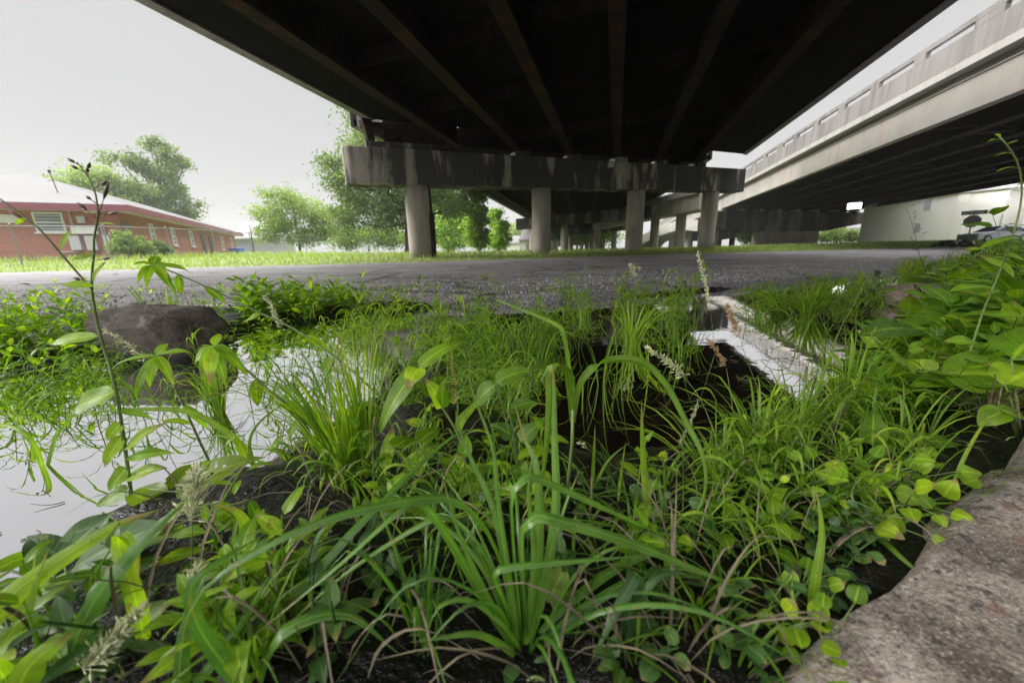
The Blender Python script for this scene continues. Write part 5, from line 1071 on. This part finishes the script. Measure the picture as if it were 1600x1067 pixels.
# centre plants
rr = root(735, 765); yy = rr[1]
whorl('broadleaf_weed', 'young plant with one large raised bright leaf in the middle of the bed', [rr, P(720, 690, yy), P(690, 635, yy), P(662, 592, yy), P(655, 575, yy)], [(712, 537, .02), (600, 672, -.05), (640, 605, -.03)], W=.028, shape='ovate', extra_leaves=[(690, 635, 672, 590, .025), (693, 640, 690, 600, .02), (712, 675, 740, 620, .02)])
leafplant(812, 745, 'plant with grey silvery curled upper leaf and dark lower leaf', [(775, 598, 826, 566, .02, .03, 'ovate', .9), (775, 600, 728, 632, .0, .03, 'ovate', .8), (795, 640, 838, 620, .03, .02, 'ovate', .6), (800, 680, 770, 660, .0, .03, 'heart', .5), (812, 690, 850, 650, .03, .03, 'heart', .5)], 'leaf')
leafplant(690, 800, 'heart leaved seedling group left of the sedge clump', [(640, 740, 672, 690, .05, .035, 'heart', .6), (655, 690, 690, 660, .1, .03, 'heart', .5), (700, 760, 720, 700, .05, .03, 'ovate', .5), (600, 735, 612, 660, .08, .022, 'ovate', .6), (615, 700, 650, 672, .1, .03, 'heart', .7), (720, 770, 760, 720, .05, .03, 'ovate', .5), (735, 800, 775, 740, .02, .03, 'ovate', .5)], 'leaf_bright')
leafplant(855, 1062, 'blue green round leaf at the bottom edge under the sedge', [(830, 1075, 900, 1058, .0, .042, 'round', .3), (815, 1072, 790, 1050, .0, .02, 'round', .3)], 'leaf_dark')
leafplant(870, 960, 'round yellowing leaves in the shade right of the sedge base', [(855, 940, 880, 890, .02, .025, 'round', .3), (865, 945, 905, 930, .02, .025, 'round', .3), (850, 935, 830, 905, .02, .02, 'round', .3)], 'leaf_holed')
leafplant(470, 905, 'seedling with stacked hanging leaves under the long sedge blades', [(455, 905, 440, 990, -.01, .04, 'ovate', .5), (455, 870, 480, 925, -.01, .03, 'ovate', .6), (450, 865, 430, 905, .0, .03, 'ovate', .6), (440, 985, 480, 1000, -.01, .03, 'heart', .6), (400, 890, 370, 945, .0, .028, 'heart', .5)], 'leaf_bright')
# vines by the slab and the other right side plants
def vine(px, py, label, pts, leafsz, n, m='leaf_bright', seed=1, spread=30, shape='round'):
    gg = np.random.default_rng(seed); b0 = root(px, py); t = thing('creeping_vine', label, 'vine', tuple(b0)); mb = MB(); lb = MB()
    c = catmull([b0] + [P(x, y, b0[1] + dy) for x, y, dy in pts], 30); mb.tube(c, [.0018, .001], 5)
    for k in range(n):
        b = c[3 + int(26 * (k + gg.random()) / n)]; e_ = b + gg.normal(size=3) * leafsz * .8 + V3(0, -.2, .35) * leafsz; mb.tube([b, e_], .0007, 4)
        d = nrm(e_ - b + gg.normal(size=3) * leafsz * .5); L = leafsz * (.6 + .7 * gg.random()); leaf(lb, e_, d, UP * .7 + TOCAM(b), L, L * .85, shape, .4, .1, .04, float(np.clip(.55 + .22 * gg.normal(), 0, 1)), 9)
    part(mb, 'stem', M['stem'], t, smooth=True); part(lb, 'foliage', M[m], t, smooth=True); return t
vine(1205, 1010, 'small round leaved vine climbing over the corner of the pale slab', [(1225, 985, 0), (1270, 975, -.01), (1290, 1010, -.02), (1300, 1050, -.02)], .017, 18, seed=3)
vine(1260, 960, 'round leaved vine just above the slab corner', [(1240, 940, 0), (1260, 910, .02), (1275, 890, .02)], .014, 10, seed=4, m='leaf')
vine(1255, 850, 'bright vine mound of round leaves in the middle right', [(1225, 790, .02), (1250, 760, .04), (1290, 755, .05), (1320, 780, .03)], .019, 19, seed=5, shape='ovate')
vine(1370, 830, 'bright yellow green leafy mound nearest the slab edge', [(1330, 770, .02), (1370, 735, .04), (1420, 750, .04), (1445, 785, .02), (1400, 790, .0)], .023, 29, seed=6, shape='ovate')
vine(1120, 860, 'dim low vine in the shade right of the dark water', [(1090, 830, .02), (1060, 800, .05), (1030, 790, .07), (980, 800, .07)], .018, 15, seed=7, m='leaf_dark')
vine(1190, 730, 'pale round leaves trailing along the waterline below the bright reflection', [(1160, 700, .03), (1190, 670, .06), (1240, 655, .06)], .019, 27, seed=8)
vine(760, 870, 'low vine of heart leaves between sedge and dark water', [(740, 830, .02), (760, 780, .06), (820, 760, .1), (900, 780, .1)], .017, 27, seed=9, m='leaf', shape='heart')
leafplant(1365, 720, 'upright pointed leaf rising from the bright mound', [(1363, 695, 1366, 640, .02, .038, 'ovate', .2), (1372, 700, 1395, 668, .02, .028, 'ovate', .3)], 'leaf_bright')
leafplant(1395, 720, 'long glossy leaf stretched toward the pale slab', [(1400, 688, 1520, 686, .02, .04, 'lance', .25), (1395, 700, 1340, 720, .02, .02, 'lance', .3)], 'leaf')
leafplant(1500, 620, 'dock with big ribbed leaves in the middle of the right bank', [(1530, 600, 1450, 575, -.10, .06, 'ovate', .5), (1470, 585, 1630, 575, -.15, .09, 'ovate', .5), (1460, 640, 1590, 622, -.08, .06, 'ovate', .4), (1500, 640, 1560, 655, -.12, .04, 'ovate', .4), (1420, 640, 1375, 600, -.05, .05, 'ovate', .5), (1440, 600, 1400, 560, -.05, .06, 'ovate', .6), (1440, 560, 1440, 590, -.03, .05, 'ovate', .4)], 'leaf_bright')
leafplant(1490, 560, 'dock with two large folded dark leaves near the pink stone', [(1545, 505, 1405, 500, -.05, .16, 'ovate', .5), (1560, 500, 1435, 545, -.15, .13, 'ovate', .7), (1510, 470, 1575, 445, -.05, .14, 'ovate', .4), (1470, 470, 1560, 430, .1, .08, 'lance', .6), (1440, 520, 1370, 490, -.2, .08, 'ovate', .5), (1560, 540, 1640, 520, -.3, .10, 'ovate', .5)], 'leaf')
leafplant(1420, 600, 'cluster of oval leaves at the water edge on the right', [(1400, 585, 1450, 575, .0, .05, 'ovate', .5), (1400, 575, 1350, 510, .15, .05, 'ovate', .6), (1345, 510, 1375, 505, .1, .05, 'ovate', .5), (1430, 560, 1470, 540, .05, .05, 'ovate', .5), (1390, 610, 1350, 640, -.02, .03, 'ovate', .5), (1440, 620, 1480, 640, -.02, .035, 'ovate', .5)], 'leaf')
leafplant(1590, 680, 'large leaves at the right edge above the slab', [(1560, 640, 1640, 660, -.01, .05, 'ovate', .5), (1570, 600, 1640, 560, .02, .07, 'ovate', .5), (1580, 560, 1640, 500, .05, .08, 'ovate', .5), (1570, 640, 1530, 660, .0, .04, 'ovate', .4), (1560, 700, 1640, 690, -.01, .045, 'ovate', .4)], 'leaf_bright')
rr = root(1470, 640); yy = rr[1]
st = [rr, P(1505, 580, yy), P(1535, 490, yy), P(1560, 430, yy), P(1582, 370, yy - .01), P(1596, 310, yy - .01), P(1592, 260, yy - .02), P(1572, 225, yy - .03), P(1560, 212, yy - .03)]
def rx_(mb, lb, c):
    for (bx, by), (tx, ty), W, sh in (((1582, 372), (1532, 378), .02, 'lance'), ((1572, 400), (1640, 410), .04, 'ovate'), ((1590, 262), (1562, 258), .008, 'lance'), ((1580, 240), (1558, 236), .008, 'lance'), ((1565, 218), (1545, 214), .007, 'lance'), ((1562, 214), (1556, 204), .007, 'lance'), ((1594, 300), (1562, 288), .009, 'lance'), ((1574, 226), (1590, 218), .008, 'lance'), ((1588, 290), (1625, 280), .012, 'lance'), ((1550, 450), (1490, 440), .03, 'lance'), ((1600, 330), (1640, 318), .02, 'lance')):
        b, e_ = P(bx, by, yy - .01), P(tx, ty, yy - .02); d = e_ - b; leaf(lb, b, d, UP + TOCAM(b) * .5, np.linalg.norm(d), W, sh, .5, .15, .05, .5, 11)
weed('tall_weed', 'tall pale weed on the right bank bending over under the right overpass', st, (.0024, .0011), (), 'leaf_bright', 'stem', extra=rx_)
def thin(px, py, label, pts, sprigs=8, m='stem_brown', seed=1, podm='pod', r=(.0018, .0007), ls=.012):
    gg = np.random.default_rng(seed); b0 = root(px, py); t = thing('thin_stalk', label, 'weed', tuple(b0)); c = catmull([b0] + [P(x, y, b0[1] + dy) for x, y, dy in pts], 30); mb = MB(); mb.tube(c, list(r), 5); pb = MB()
    for k in range(sprigs):
        b = c[29 - int(17 * k / sprigs)]; e_ = b + nrm(gg.normal(size=3) * V3(1, .5, .5) + V3(0, 0, .4)) * ls * (.5 + gg.random()); mb.tube([b, e_], .0005, 4); pb.tube(catmull([e_, e_ + (e_ - b) * .3, e_ + (e_ - b) * .7], 5), [.0004, .0016, .0018, .0012, .0003], 5)
    part(mb, 'stem', M[m], t, smooth=True); part(pb, 'buds', M[podm], t, smooth=True)
thin(1462, 480, 'thin bare brown stalk standing before the cream building', [(1448, 430, .0), (1436, 395, 0), (1428, 360, 0), (1420, 335, 0), (1415, 326, 0)], 9, seed=2, ls=.035)
thin(1290, 570, 'pale bent grass stem crossing the right end of the water', [(1310, 520, .02), (1335, 475, .05), (1352, 440, .06), (1360, 428, .06), (1368, 440, .06)], 2, 'stem', 3, 'seed')
# seed heads: bent stalks
def seedstalk(px, py, label, pts, hd, m='seed', seed=1, dens=90, w=.012, size=.006):
    gg = np.random.default_rng(seed); b0 = root(px, py); t = thing('seed_stalk', label, 'grass', tuple(b0)); mb = MB(); c = catmull([b0] + [P(x, y, b0[1] + dy) for x, y, dy in pts], 26); mb.tube(c, [.0012, .0005], 5); part(mb, 'stem', M['stem'], t, smooth=True)
    mb = MB(); seedhead(mb, [P(x, y, b0[1] + dy) for x, y, dy in hd], 0, gg, dens, w, size); part(mb, 'seed_head', M[m], t)
seedstalk(300, 905, 'fluffy pale seed head at left centre over the big holed leaf', [(300, 850, .0), (300, 810, .01)], [(298, 815, .01), (304, 770, .02), (306, 735, .03)], dens=130, w=.022)
seedstalk(295, 1000, 'small pale seed head below the fluffy one', [(296, 950, .0), (300, 920, .01)], [(298, 930, .01), (308, 885, .02)], seed=2, dens=70, w=.012)
seedstalk(150, 1085, 'large pale seed head near the bottom left corner', [(160, 1060, .0)], [(130, 1045, .0), (175, 1000, .01), (220, 950, .02)], seed=3, dens=210, w=.014, size=.0045)
seedstalk(1130, 760, 'pale drooping seed head over the dark water', [(1120, 690, .05), (1095, 625, .1), (1070, 590, .12)], [(1070, 588, .12), (1040, 562, .12), (1010, 543, .13)], seed=4, dens=110, w=.012)
seedstalk(1150, 720, 'tan seed head leaning at the end of the dark water', [(1145, 640, .1), (1135, 575, .2)], [(1135, 572, .2), (1118, 545, .2), (1106, 530, .2)], 'seed_brown', 5, 90, .008)
seedstalk(1200, 640, 'small tan seed head against the bright strip of reflected sky', [(1170, 570, .0), (1155, 525, .0)], [(1155, 522, .0), (1140, 490, .0), (1136, 478, .0)], 'seed_brown', 6, 80, .009, .009)
seedstalk(1118, 560, 'tall pale seed spike crossing the road edge below the fourth column', [(1112, 500, .0), (1108, 470, .0)], [(1108, 472, .0), (1100, 430, .0), (1090, 395, .0)], 'seed', 7, 120, .012, .012)
seedstalk(222, 640, 'blurred pale seed spike leaning across the dark block', [(250, 600, -.25), (232, 570, -.35)], [(228, 562, -.35), (195, 535, -.35), (160, 515, -.35)], 'seed', 8, 90, .007, .006)
seedstalk(700, 610, 'dead tan seed spike standing in the grass left of the dark water', [(706, 585, 0), (704, 560, 0)], [(712, 600, -.02), (706, 570, -.02), (700, 545, -.02)], 'seed_brown', 9, 90, .008, .008)
seedstalk(445, 620, 'thin pale spike standing in the white reflection', [(444, 560, 0), (440, 510, 0)], [(440, 512, 0), (425, 480, 0), (412, 462, 0)], 'seed', 10, 80, .010, .010)
seedstalk(1000, 520, 'feathery nodding seed head rising over the road in the middle', [(1000, 470, 0), (994, 430, 0)], [(994, 435, 0), (985, 415, 0), (1000, 420, 0)], 'seed', 11, 90, .016, .010)
seedstalk(1095, 720, 'long thin stem bending toward the dark pool centre', [(1020, 735, .05), (960, 720, .1), (918, 700, .1)], [(918, 700, .1), (905, 692, .1)], 'seed', 12, 30, .006)

# ------------------------------------------------------------------ grass tufts that can be told apart, then the uncountable growth
def grass_tuft(px, py, label, n, h, spread, w, lean, m='blade', t0=.55, seed=1, arch=1.0):
    b = root(px, py); mb = MB(); tuft(mb, b, n, h, spread, w, np.random.default_rng(seed), lean, t0, .2, arch); o = mb.build('grass_tuft', M[m], smooth=True); tag(o, label, 'grass')
grass_tuft(540, 758, 'bright fan of grass on the muddy point left of centre', 70, .22, .11, .0055, (-.25, .1), t0=.7, seed=41, arch=.6)
grass_tuft(575, 740, 'second taller tuft on the muddy point behind the bright fan', 40, .26, .08, .005, (-.05, .1), t0=.65, seed=42, arch=.5)
grass_tuft(345, 655, 'wispy tuft standing in the water right of the dark block', 46, .20, .08, .0045, (.0, .0), t0=.6, seed=43)
grass_tuft(985, 545, 'bright tuft rising from the far side of the dark pool', 26, .26, .20, .011, (.0, -.1), t0=.75, seed=44)
grass_tuft(1262, 500, 'round grass island in the water on the right', 150, .25, .22, .008, (.05, .0), t0=.6, seed=45)
grass_tuft(1215, 492, 'smaller grass island left of the round one', 60, .24, .15, .008, (-.05, .0), t0=.55, seed=46)
grass_tuft(1180, 720, 'sprawling grass tuft below the bright strip of reflection', 36, .15, .13, .005, (-.1, .05), t0=.6, seed=47)
grass_tuft(1245, 700, 'upright grass tuft right of the sprawling one', 34, .17, .10, .005, (.05, .05), t0=.55, seed=48)
grass_tuft(1120, 765, 'low spreading tuft at the right shore of the dark pool', 34, .11, .12, .005, (-.15, .1), t0=.55, seed=49)
grass_tuft(1320, 660, 'thin upright tuft where the reflection ends on the right', 30, .24, .09, .0055, (.05, .05), t0=.6, seed=50)
grass_tuft(660, 1000, 'dim short tuft in the shade left of the sedge clump', 26, .12, .08, .004, (-.1, .1), 'sedge', .4, 51)
grass_tuft(1540, 660, 'dry brownish tuft above the slab on the right', 46, .12, .12, .003, (-.2, -.1), 'straw', .5, 52)
def area(poly, n, g):
    poly = np.array(poly, float); lo, hi = poly.min(0), poly.max(0); r = []
    while len(r) < n:
        p = lo + g.random((400, 2)) * (hi - lo); d = sdist(poly, p[:, 0], p[:, 1]) > 0; r += p[d].tolist()
    return r[:n]
def stuffgrass(name, label, zones, m, seed):
    g = np.random.default_rng(seed); mb = MB()
    for poly, n, k, h, sp_, w, t0, arch in zones:
        for x, y in area(poly, n, g): b = root(x, y); tuft(mb, b, max(3, int(k * (.6 + .8 * g.random()))), h * (.7 + .6 * g.random()), sp_, w, g, (.1 * g.normal(), .1 * g.normal()), t0, .2, arch)
    o = mb.build(name, M[m], smooth=True); o['kind'] = 'stuff'; tag(o, label, 'grass')
stuffgrass('marsh_grass', 'grass standing in the shallow water in front of the road', [
    ([(460, 470), (850, 468), (870, 560), (700, 600), (600, 560), (480, 520)], 20, 7, .17, .11, .0065, .55, 1.2),
    ([(690, 560), (850, 540), (840, 620), (740, 620)], 8, 8, .15, .09, .005, .5, 1.2),
    ([(850, 470), (1090, 462), (1090, 510), (900, 520)], 8, 7, .20, .12, .0075, .5, 1.2),
    ([(1150, 462), (1380, 440), (1400, 470), (1180, 490)], 14, 8, .20, .14, .007, .6, 1.1),
    ([(870, 530), (1090, 520), (1100, 600), (880, 640)], 12, 4, .24, .12, .004, .45, 1.1),
    ([(1100, 500), (1300, 520), (1330, 620), (1250, 620)], 9, 4, .2, .1, .004, .5, 1.1),
    ([(900, 452), (1090, 447), (1080, 470), (900, 476)], 12, 6, .2, .12, .007, .5, 1.1),
    ([(0, 470), (440, 462), (440, 500), (0, 560)], 34, 7, .20, .1, .006, .6, 1.0)], 'blade', 61)
stuffgrass('bank_grass', 'dense grass along the right bank toward the road', [
    ([(1390, 420), (1640, 400), (1640, 440), (1400, 450)], 150, 10, .26, .16, .010, .65, 1.0),
    ([(1330, 640), (1500, 640), (1480, 800), (1300, 800)], 10, 6, .10, .09, .0045, .5, 1.0),
    ([(1090, 680), (1330, 640), (1330, 800), (1100, 830)], 18, 6, .08, .10, .0045, .5, 1.0),
    ([(860, 720), (1100, 720), (1150, 850), (880, 900)], 20, 5, .055, .09, .004, .35, 1.0),
    ([(560, 720), (800, 690), (800, 900), (600, 900)], 20, 5, .08, .08, .004, .4, 1.0),
    ([(0, 960), (520, 860), (560, 1067), (0, 1067)], 8, 4, .07, .07, .004, .45, 1.0),
    ([(860, 900), (1180, 880), (1180, 1060), (880, 1060)], 14, 4, .06, .08, .004, .3, 1.0)], 'blade', 62)
def stuffleafy(name, label, zones, m, seed):
    g = np.random.default_rng(seed); mb = MB()
    for poly, n, k, h, L, w, t0 in zones:
        for x, y in area(poly, n, g): leafygrass(mb, root(x, y), max(2, int(k * (.5 + g.random()))), h * (.6 + .7 * g.random()), L, w, g, (.12 * g.normal(), .12 * g.normal()), t0)
    o = mb.build(name, M[m], smooth=True); o['kind'] = 'stuff'; tag(o, label, 'grass')
stuffleafy('leafy_marsh_grass', 'leafy stemmed grass growing out of the shallow pool', [
    ([(440, 478), (860, 470), (880, 560), (720, 620), (600, 590), (500, 530)], 44, 5, .20, .13, .0085, .6),
    ([(660, 560), (850, 540), (850, 660), (680, 660)], 18, 5, .15, .10, .007, .5),
    ([(850, 472), (1090, 466), (1095, 520), (900, 510)], 18, 5, .22, .15, .0095, .6),
    ([(1140, 470), (1400, 445), (1400, 490), (1190, 505)], 22, 5, .20, .15, .010, .65),
    ([(0, 560), (150, 600), (420, 560), (440, 640), (250, 700), (0, 680)], 24, 3, .16, .11, .006, .5),
    ([(420, 540), (620, 540), (560, 660), (440, 680)], 16, 3, .14, .10, .0055, .5),
    ([(1260, 640), (1420, 600), (1420, 700), (1300, 720)], 6, 4, .12, .08, .006, .6),
    ([(1090, 690), (1300, 650), (1330, 800), (1120, 840)], 13, 4, .10, .06, .005, .6),
    ([(560, 700), (860, 690), (880, 800), (600, 860)], 9, 4, .09, .055, .005, .6),
    ([(420, 720), (600, 670), (620, 800), (420, 800)], 3, 4, .08, .055, .006, .65),
    ([(0, 900), (480, 800), (560, 1067), (0, 1067)], 4, 3, .07, .05, .006, .6)], 'blade', 65)
def stuffweeds(name, label, zones, m, seed):
    g = np.random.default_rng(seed); lb = MB()
    for poly, n, hgt, nl, L, asp, sh in zones:
        for x, y in area(poly, n, g):
            b = root(x, y); a = g.random() * 360; h_ = hgt * (.5 + .8 * g.random()); ln_ = V3(*(g.normal(size=2) * .25 * h_), 0); t_ = float(np.clip(.5 + .2 * g.normal(), 0, 1))
            lb.tube([b, b + ln_ * .4 + V3(0, 0, h_ * .6), b + ln_ + V3(0, 0, h_)], [.0016, .0009], 4, .35, cap=False)
            for k in range(nl):
                f = (k + .6) / nl; p = b + ln_ * f + V3(0, 0, h_ * f); el = math.radians(15 + 25 * f + 15 * g.normal()); d = V3(math.cos(math.radians(a)) * math.cos(el), math.sin(math.radians(a)) * math.cos(el), math.sin(el)); a += 137 + 20 * g.normal()
                l_ = L * (.55 + .7 * g.random()) * (1.1 - .45 * f); leaf(lb, p + d * l_ * .12, d, UP, l_, l_ * asp, sh, .8 * g.random() + .3, .16, .05, float(np.clip(t_ + .15 * g.normal(), 0, 1)), 7, twist=.4 * g.normal())
    o = lb.build(name, M[m], smooth=True); o['kind'] = 'stuff'; tag(o, label, 'weeds')
stuffweeds('roadside_weeds', 'low leafy weeds along the broken road edge', [
    ([(-60, 478), (160, 474), (170, 560), (-60, 600)], 80, .20, 10, .095, .34, 'lance'),
    ([(-40, 570), (130, 560), (120, 640), (-40, 660)], 14, .15, 8, .06, .34, 'lance'),
    ([(120, 560), (160, 520), (170, 600), (100, 610)], 12, .14, 8, .07, .34, 'lance'),
    ([(330, 500), (470, 500), (440, 545), (340, 560)], 20, .12, 8, .07, .36, 'lance'),
    ([(340, 470), (560, 468), (560, 500), (380, 515)], 110, .19, 10, .10, .42, 'ovate'),
    ([(560, 468), (700, 466), (660, 500), (560, 500)], 26, .18, 8, .09, .34, 'lance'),
    ([(130, 470), (330, 466), (330, 476), (140, 480)], 16, .16, 8, .08, .34, 'lance')], 'leaf_bright', 71)
stuffweeds('corner_weeds', 'mixed bright weeds filling the lower left bank', [
    ([(60, 870), (420, 740), (560, 720), (560, 860), (100, 1000)], 6, .09, 8, .045, .36, 'lance'),
    ([(-20, 940), (420, 840), (520, 1067), (-20, 1067)], 9, .09, 8, .05, .42, 'ovate'),
    ([(560, 700), (860, 680), (880, 800), (580, 860)], 10, .09, 7, .042, .6, 'ovate'),
    ([(880, 740), (1120, 730), (1240, 860), (920, 900)], 10, .07, 7, .034, .6, 'ovate')], 'leaf_bright', 74)
stuffweeds('bank_weeds', 'mixed broad leaved undergrowth covering the right bank', [
    ([(1430, 440), (1640, 420), (1640, 600), (1400, 600)], 90, .20, 9, .12, .5, 'ovate'),
    ([(1340, 560), (1640, 540), (1640, 640), (1330, 660)], 70, .13, 8, .07, .55, 'ovate'),
    ([(1100, 700), (1340, 650), (1480, 720), (1440, 800), (1200, 860)], 30, .07, 8, .030, .7, 'ovate'),
    ([(1560, 400), (1700, 400), (1700, 560), (1580, 560)], 26, .34, 11, .13, .45, 'ovate')], 'leaf', 72)
stuffweeds('ground_cover', 'small dim seedlings covering the dark soil at the front', [
    ([(860, 760), (1250, 760), (1250, 1060), (880, 1060)], 20, .05, 6, .022, .75, 'round'),
    ([(560, 720), (860, 700), (840, 960), (560, 960)], 14, .06, 6, .024, .6, 'ovate'),
    ([(0, 950), (600, 880), (620, 1067), (0, 1067)], 10, .07, 6, .035, .45, 'ovate'),
    ([(1240, 820), (1420, 800), (1300, 950), (1220, 960)], 12, .05, 6, .02, .75, 'round')], 'leaf_dark', 73)
g = np.random.default_rng(84); mb = MB()
for x, y in area([(40, 900), (560, 720), (900, 720), (1300, 680), (1420, 760), (1240, 960), (1150, 1067), (0, 1067)], 60, g): tuft(mb, root(x, y), 2, .10 * (.6 + .8 * g.random()), .10, .0032, g, (.2 * g.normal(), .2 * g.normal()), .6, .3, 1.6)
o = mb.build('dead_grass', M['straw']); o['kind'] = 'stuff'; tag(o, 'dry brown grass blades hanging among the green weeds', 'grass')
# dead straw and twigs on the soil
g = np.random.default_rng(81); mb = MB()
for x, y in area([(40, 900), (560, 720), (900, 720), (1300, 680), (1560, 620), (1500, 760), (1240, 960), (1150, 1067), (0, 1067)], 200, g):
    b = root(x, y); a = g.random() * 6.28; L_ = .03 + .07 * g.random(); d = V3(math.cos(a), math.sin(a), 0) * L_; blade(mb, [b + V3(0, 0, .004), b + d * .5 + V3(0, 0, .006 + .012 * g.random()), b + d + V3(0, 0, .005)], .0014 + .0012 * g.random(), float(g.random()), UP + g.normal(size=3) * .2, .1, 5)
o = mb.build('straw_litter', M['straw']); o['kind'] = 'stuff'; tag(o, 'dead straw and leaf scraps lying on the soggy soil', 'litter')
# fallen leaves on the road and floating scraps
for px, py, lab, m_, L_ in ((760, 436, 'orange brown fallen leaf lying on the soaked road', 'seed_brown', .10),):
    b = G(px, py, .012); lb = MB(); leaf(lb, b + V3(-.05, 0, .01), V3(1, .1, .15), UP, L_, .05, 'ovate', .8, .3, .1, .5); M['leaf_rust'] = plain('rust_leaf', (.42, .10, .03), .6, var=.3, scale=40); o = lb.build('fallen_leaf', M['leaf_rust'], smooth=True); tag(o, lab, 'leaf')
# turf on the far verge
g = np.random.default_rng(91); mb = MB(); n_ = 30000; xs = g.uniform(-42, 62, n_ * 3); dd = np.abs(g.normal(size=n_ * 3)) * 9 + .15; ys = yf(xs) + dd; ok = (np.abs(xs) < ys * 1.5 + 4) & ~((xs < -20) & (np.abs((xs - HC[0]) * HB[0] + (ys - HC[1]) * HB[1] - 5.5) < 5.9) & ((xs - HC[0]) * HA[0] + (ys - HC[1]) * HA[1] > -.3))
xs, ys = xs[ok][:n_], ys[ok][:n_]; zs = H(xs, ys); n_ = len(xs); a = g.random(n_) * 6.28; hh = (.07 + .13 * g.random(n_)) * np.clip(.45 + (ys - yf(xs)) / 5, .5, 1.5) * np.where(xs < -5, 1.25, 1); ww = .012 + .0011 * ys
d = np.stack([np.cos(a), np.sin(a), a * 0], -1); B = np.stack([xs, ys, zs - .01], -1); s = np.stack([-d[:, 1], d[:, 0], a * 0], -1) * ww[:, None]; lean = d * (hh * (.2 + .6 * g.random(n_)))[:, None]
q = np.stack([B - s * .5, B + s * .5, B + s * .35 + lean * .4 + UP * (hh * .6)[:, None], B - s * .35 + lean * .4 + UP * (hh * .6)[:, None], B + lean + UP * hh[:, None] + s * .04, B + lean + UP * hh[:, None] - s * .04], 1)
i6 = np.arange(n_)[:, None] * 6; fc_ = np.concatenate([i6 + np.array([[0, 1, 2, 3]]), i6 + np.array([[3, 2, 4, 5]])]).tolist(); mb.add(q.reshape(-1, 3), fc_, None, np.repeat(np.clip(.5 + .25 * g.normal(size=n_), 0, 1), 6))
o = mb.build('verge_grass', M['turf_blade']); o['kind'] = 'stuff'; tag(o, 'rough mown grass on the verge beyond the road', 'grass')

g = np.random.default_rng(95); mb = MB(); n_ = 15000; xs = g.uniform(-7, 9, n_); dd = np.abs(g.normal(size=n_)) ** 1.5 * 1.6 - .03; ys = yn(xs) + dd; zs = .004 + .012 * fbm(xs, ys, 3, 1.2) - .03 * np.exp(-dd / .10)
sz = .004 + .010 * g.random(n_) ** 2.5; B = np.stack([xs, ys, zs + sz * .25], -1); o8 = np.array([[1, 0, 0], [0, 1, 0], [-1, 0, 0], [0, -1, 0], [0, 0, .7], [0, 0, -.7]])
q = B[:, None] + (o8[None] + .35 * g.normal(size=(n_, 6, 3))) * sz[:, None, None]; i6 = np.arange(n_)[:, None] * 6
fc_ = np.concatenate([i6 + np.array([f]) for f in ((0, 1, 4), (1, 2, 4), (2, 3, 4), (3, 0, 4), (1, 0, 5), (2, 1, 5), (3, 2, 5), (0, 3, 5))]).tolist(); mb.add(q.reshape(-1, 3), fc_, None, .5)
M['gravel'] = plain('grey_gravel', (.40, .375, .385), .8, var=.7, scale=14); o = mb.build('gravel', M['gravel']); o['kind'] = 'stuff'; tag(o, 'loose grey gravel along the broken road edge', 'gravel')
# thin twigs and floating scraps in the pool
g = np.random.default_rng(97); mb = MB()
for x, y in area([(0, 590), (430, 560), (560, 640), (430, 720), (150, 820), (0, 860)], 18, g).__add__(area([(1100, 520), (1330, 560), (1290, 620), (1150, 640)], 30, g)):
    b = G(x, y, WZ + .002); a = g.random() * 6.28; L_ = .015 + .05 * g.random(); d = V3(math.cos(a), math.sin(a), 0) * L_; mb.tube(catmull([b, b + d * .5 + g.normal(size=3) * V3(.006, .006, .002), b + d + V3(0, 0, .02 * g.random())], 6), [.0011, .0005], 4)
o = mb.build('floating_scraps', M['stem_brown']); o['kind'] = 'stuff'; tag(o, 'dark twigs and scraps floating on the pale water', 'debris')
# haze volume added in place of lens glare, which pales far things
mb = MB(); mb.box(-250, 250, -65, 345, -1.4, 32); hz = mb.build('haze', []); hz['kind'] = 'stuff'; hz['label'] = 'thin pale haze added for lens glare over the whole place'; hz['category'] = 'haze'
hm = bpy.data.materials.new('haze'); hm.use_nodes = True; ht = hm.node_tree; ht.nodes.clear(); ho = ht.nodes.new('ShaderNodeOutputMaterial'); hv = ht.nodes.new('ShaderNodeVolumePrincipled')
hv.inputs['Color'].default_value = (.95, .95, .95, 1); hv.inputs['Density'].default_value = .0010; ht.links.new(hv.outputs[0], ho.inputs['Volume']); hz.data.materials.append(hm)
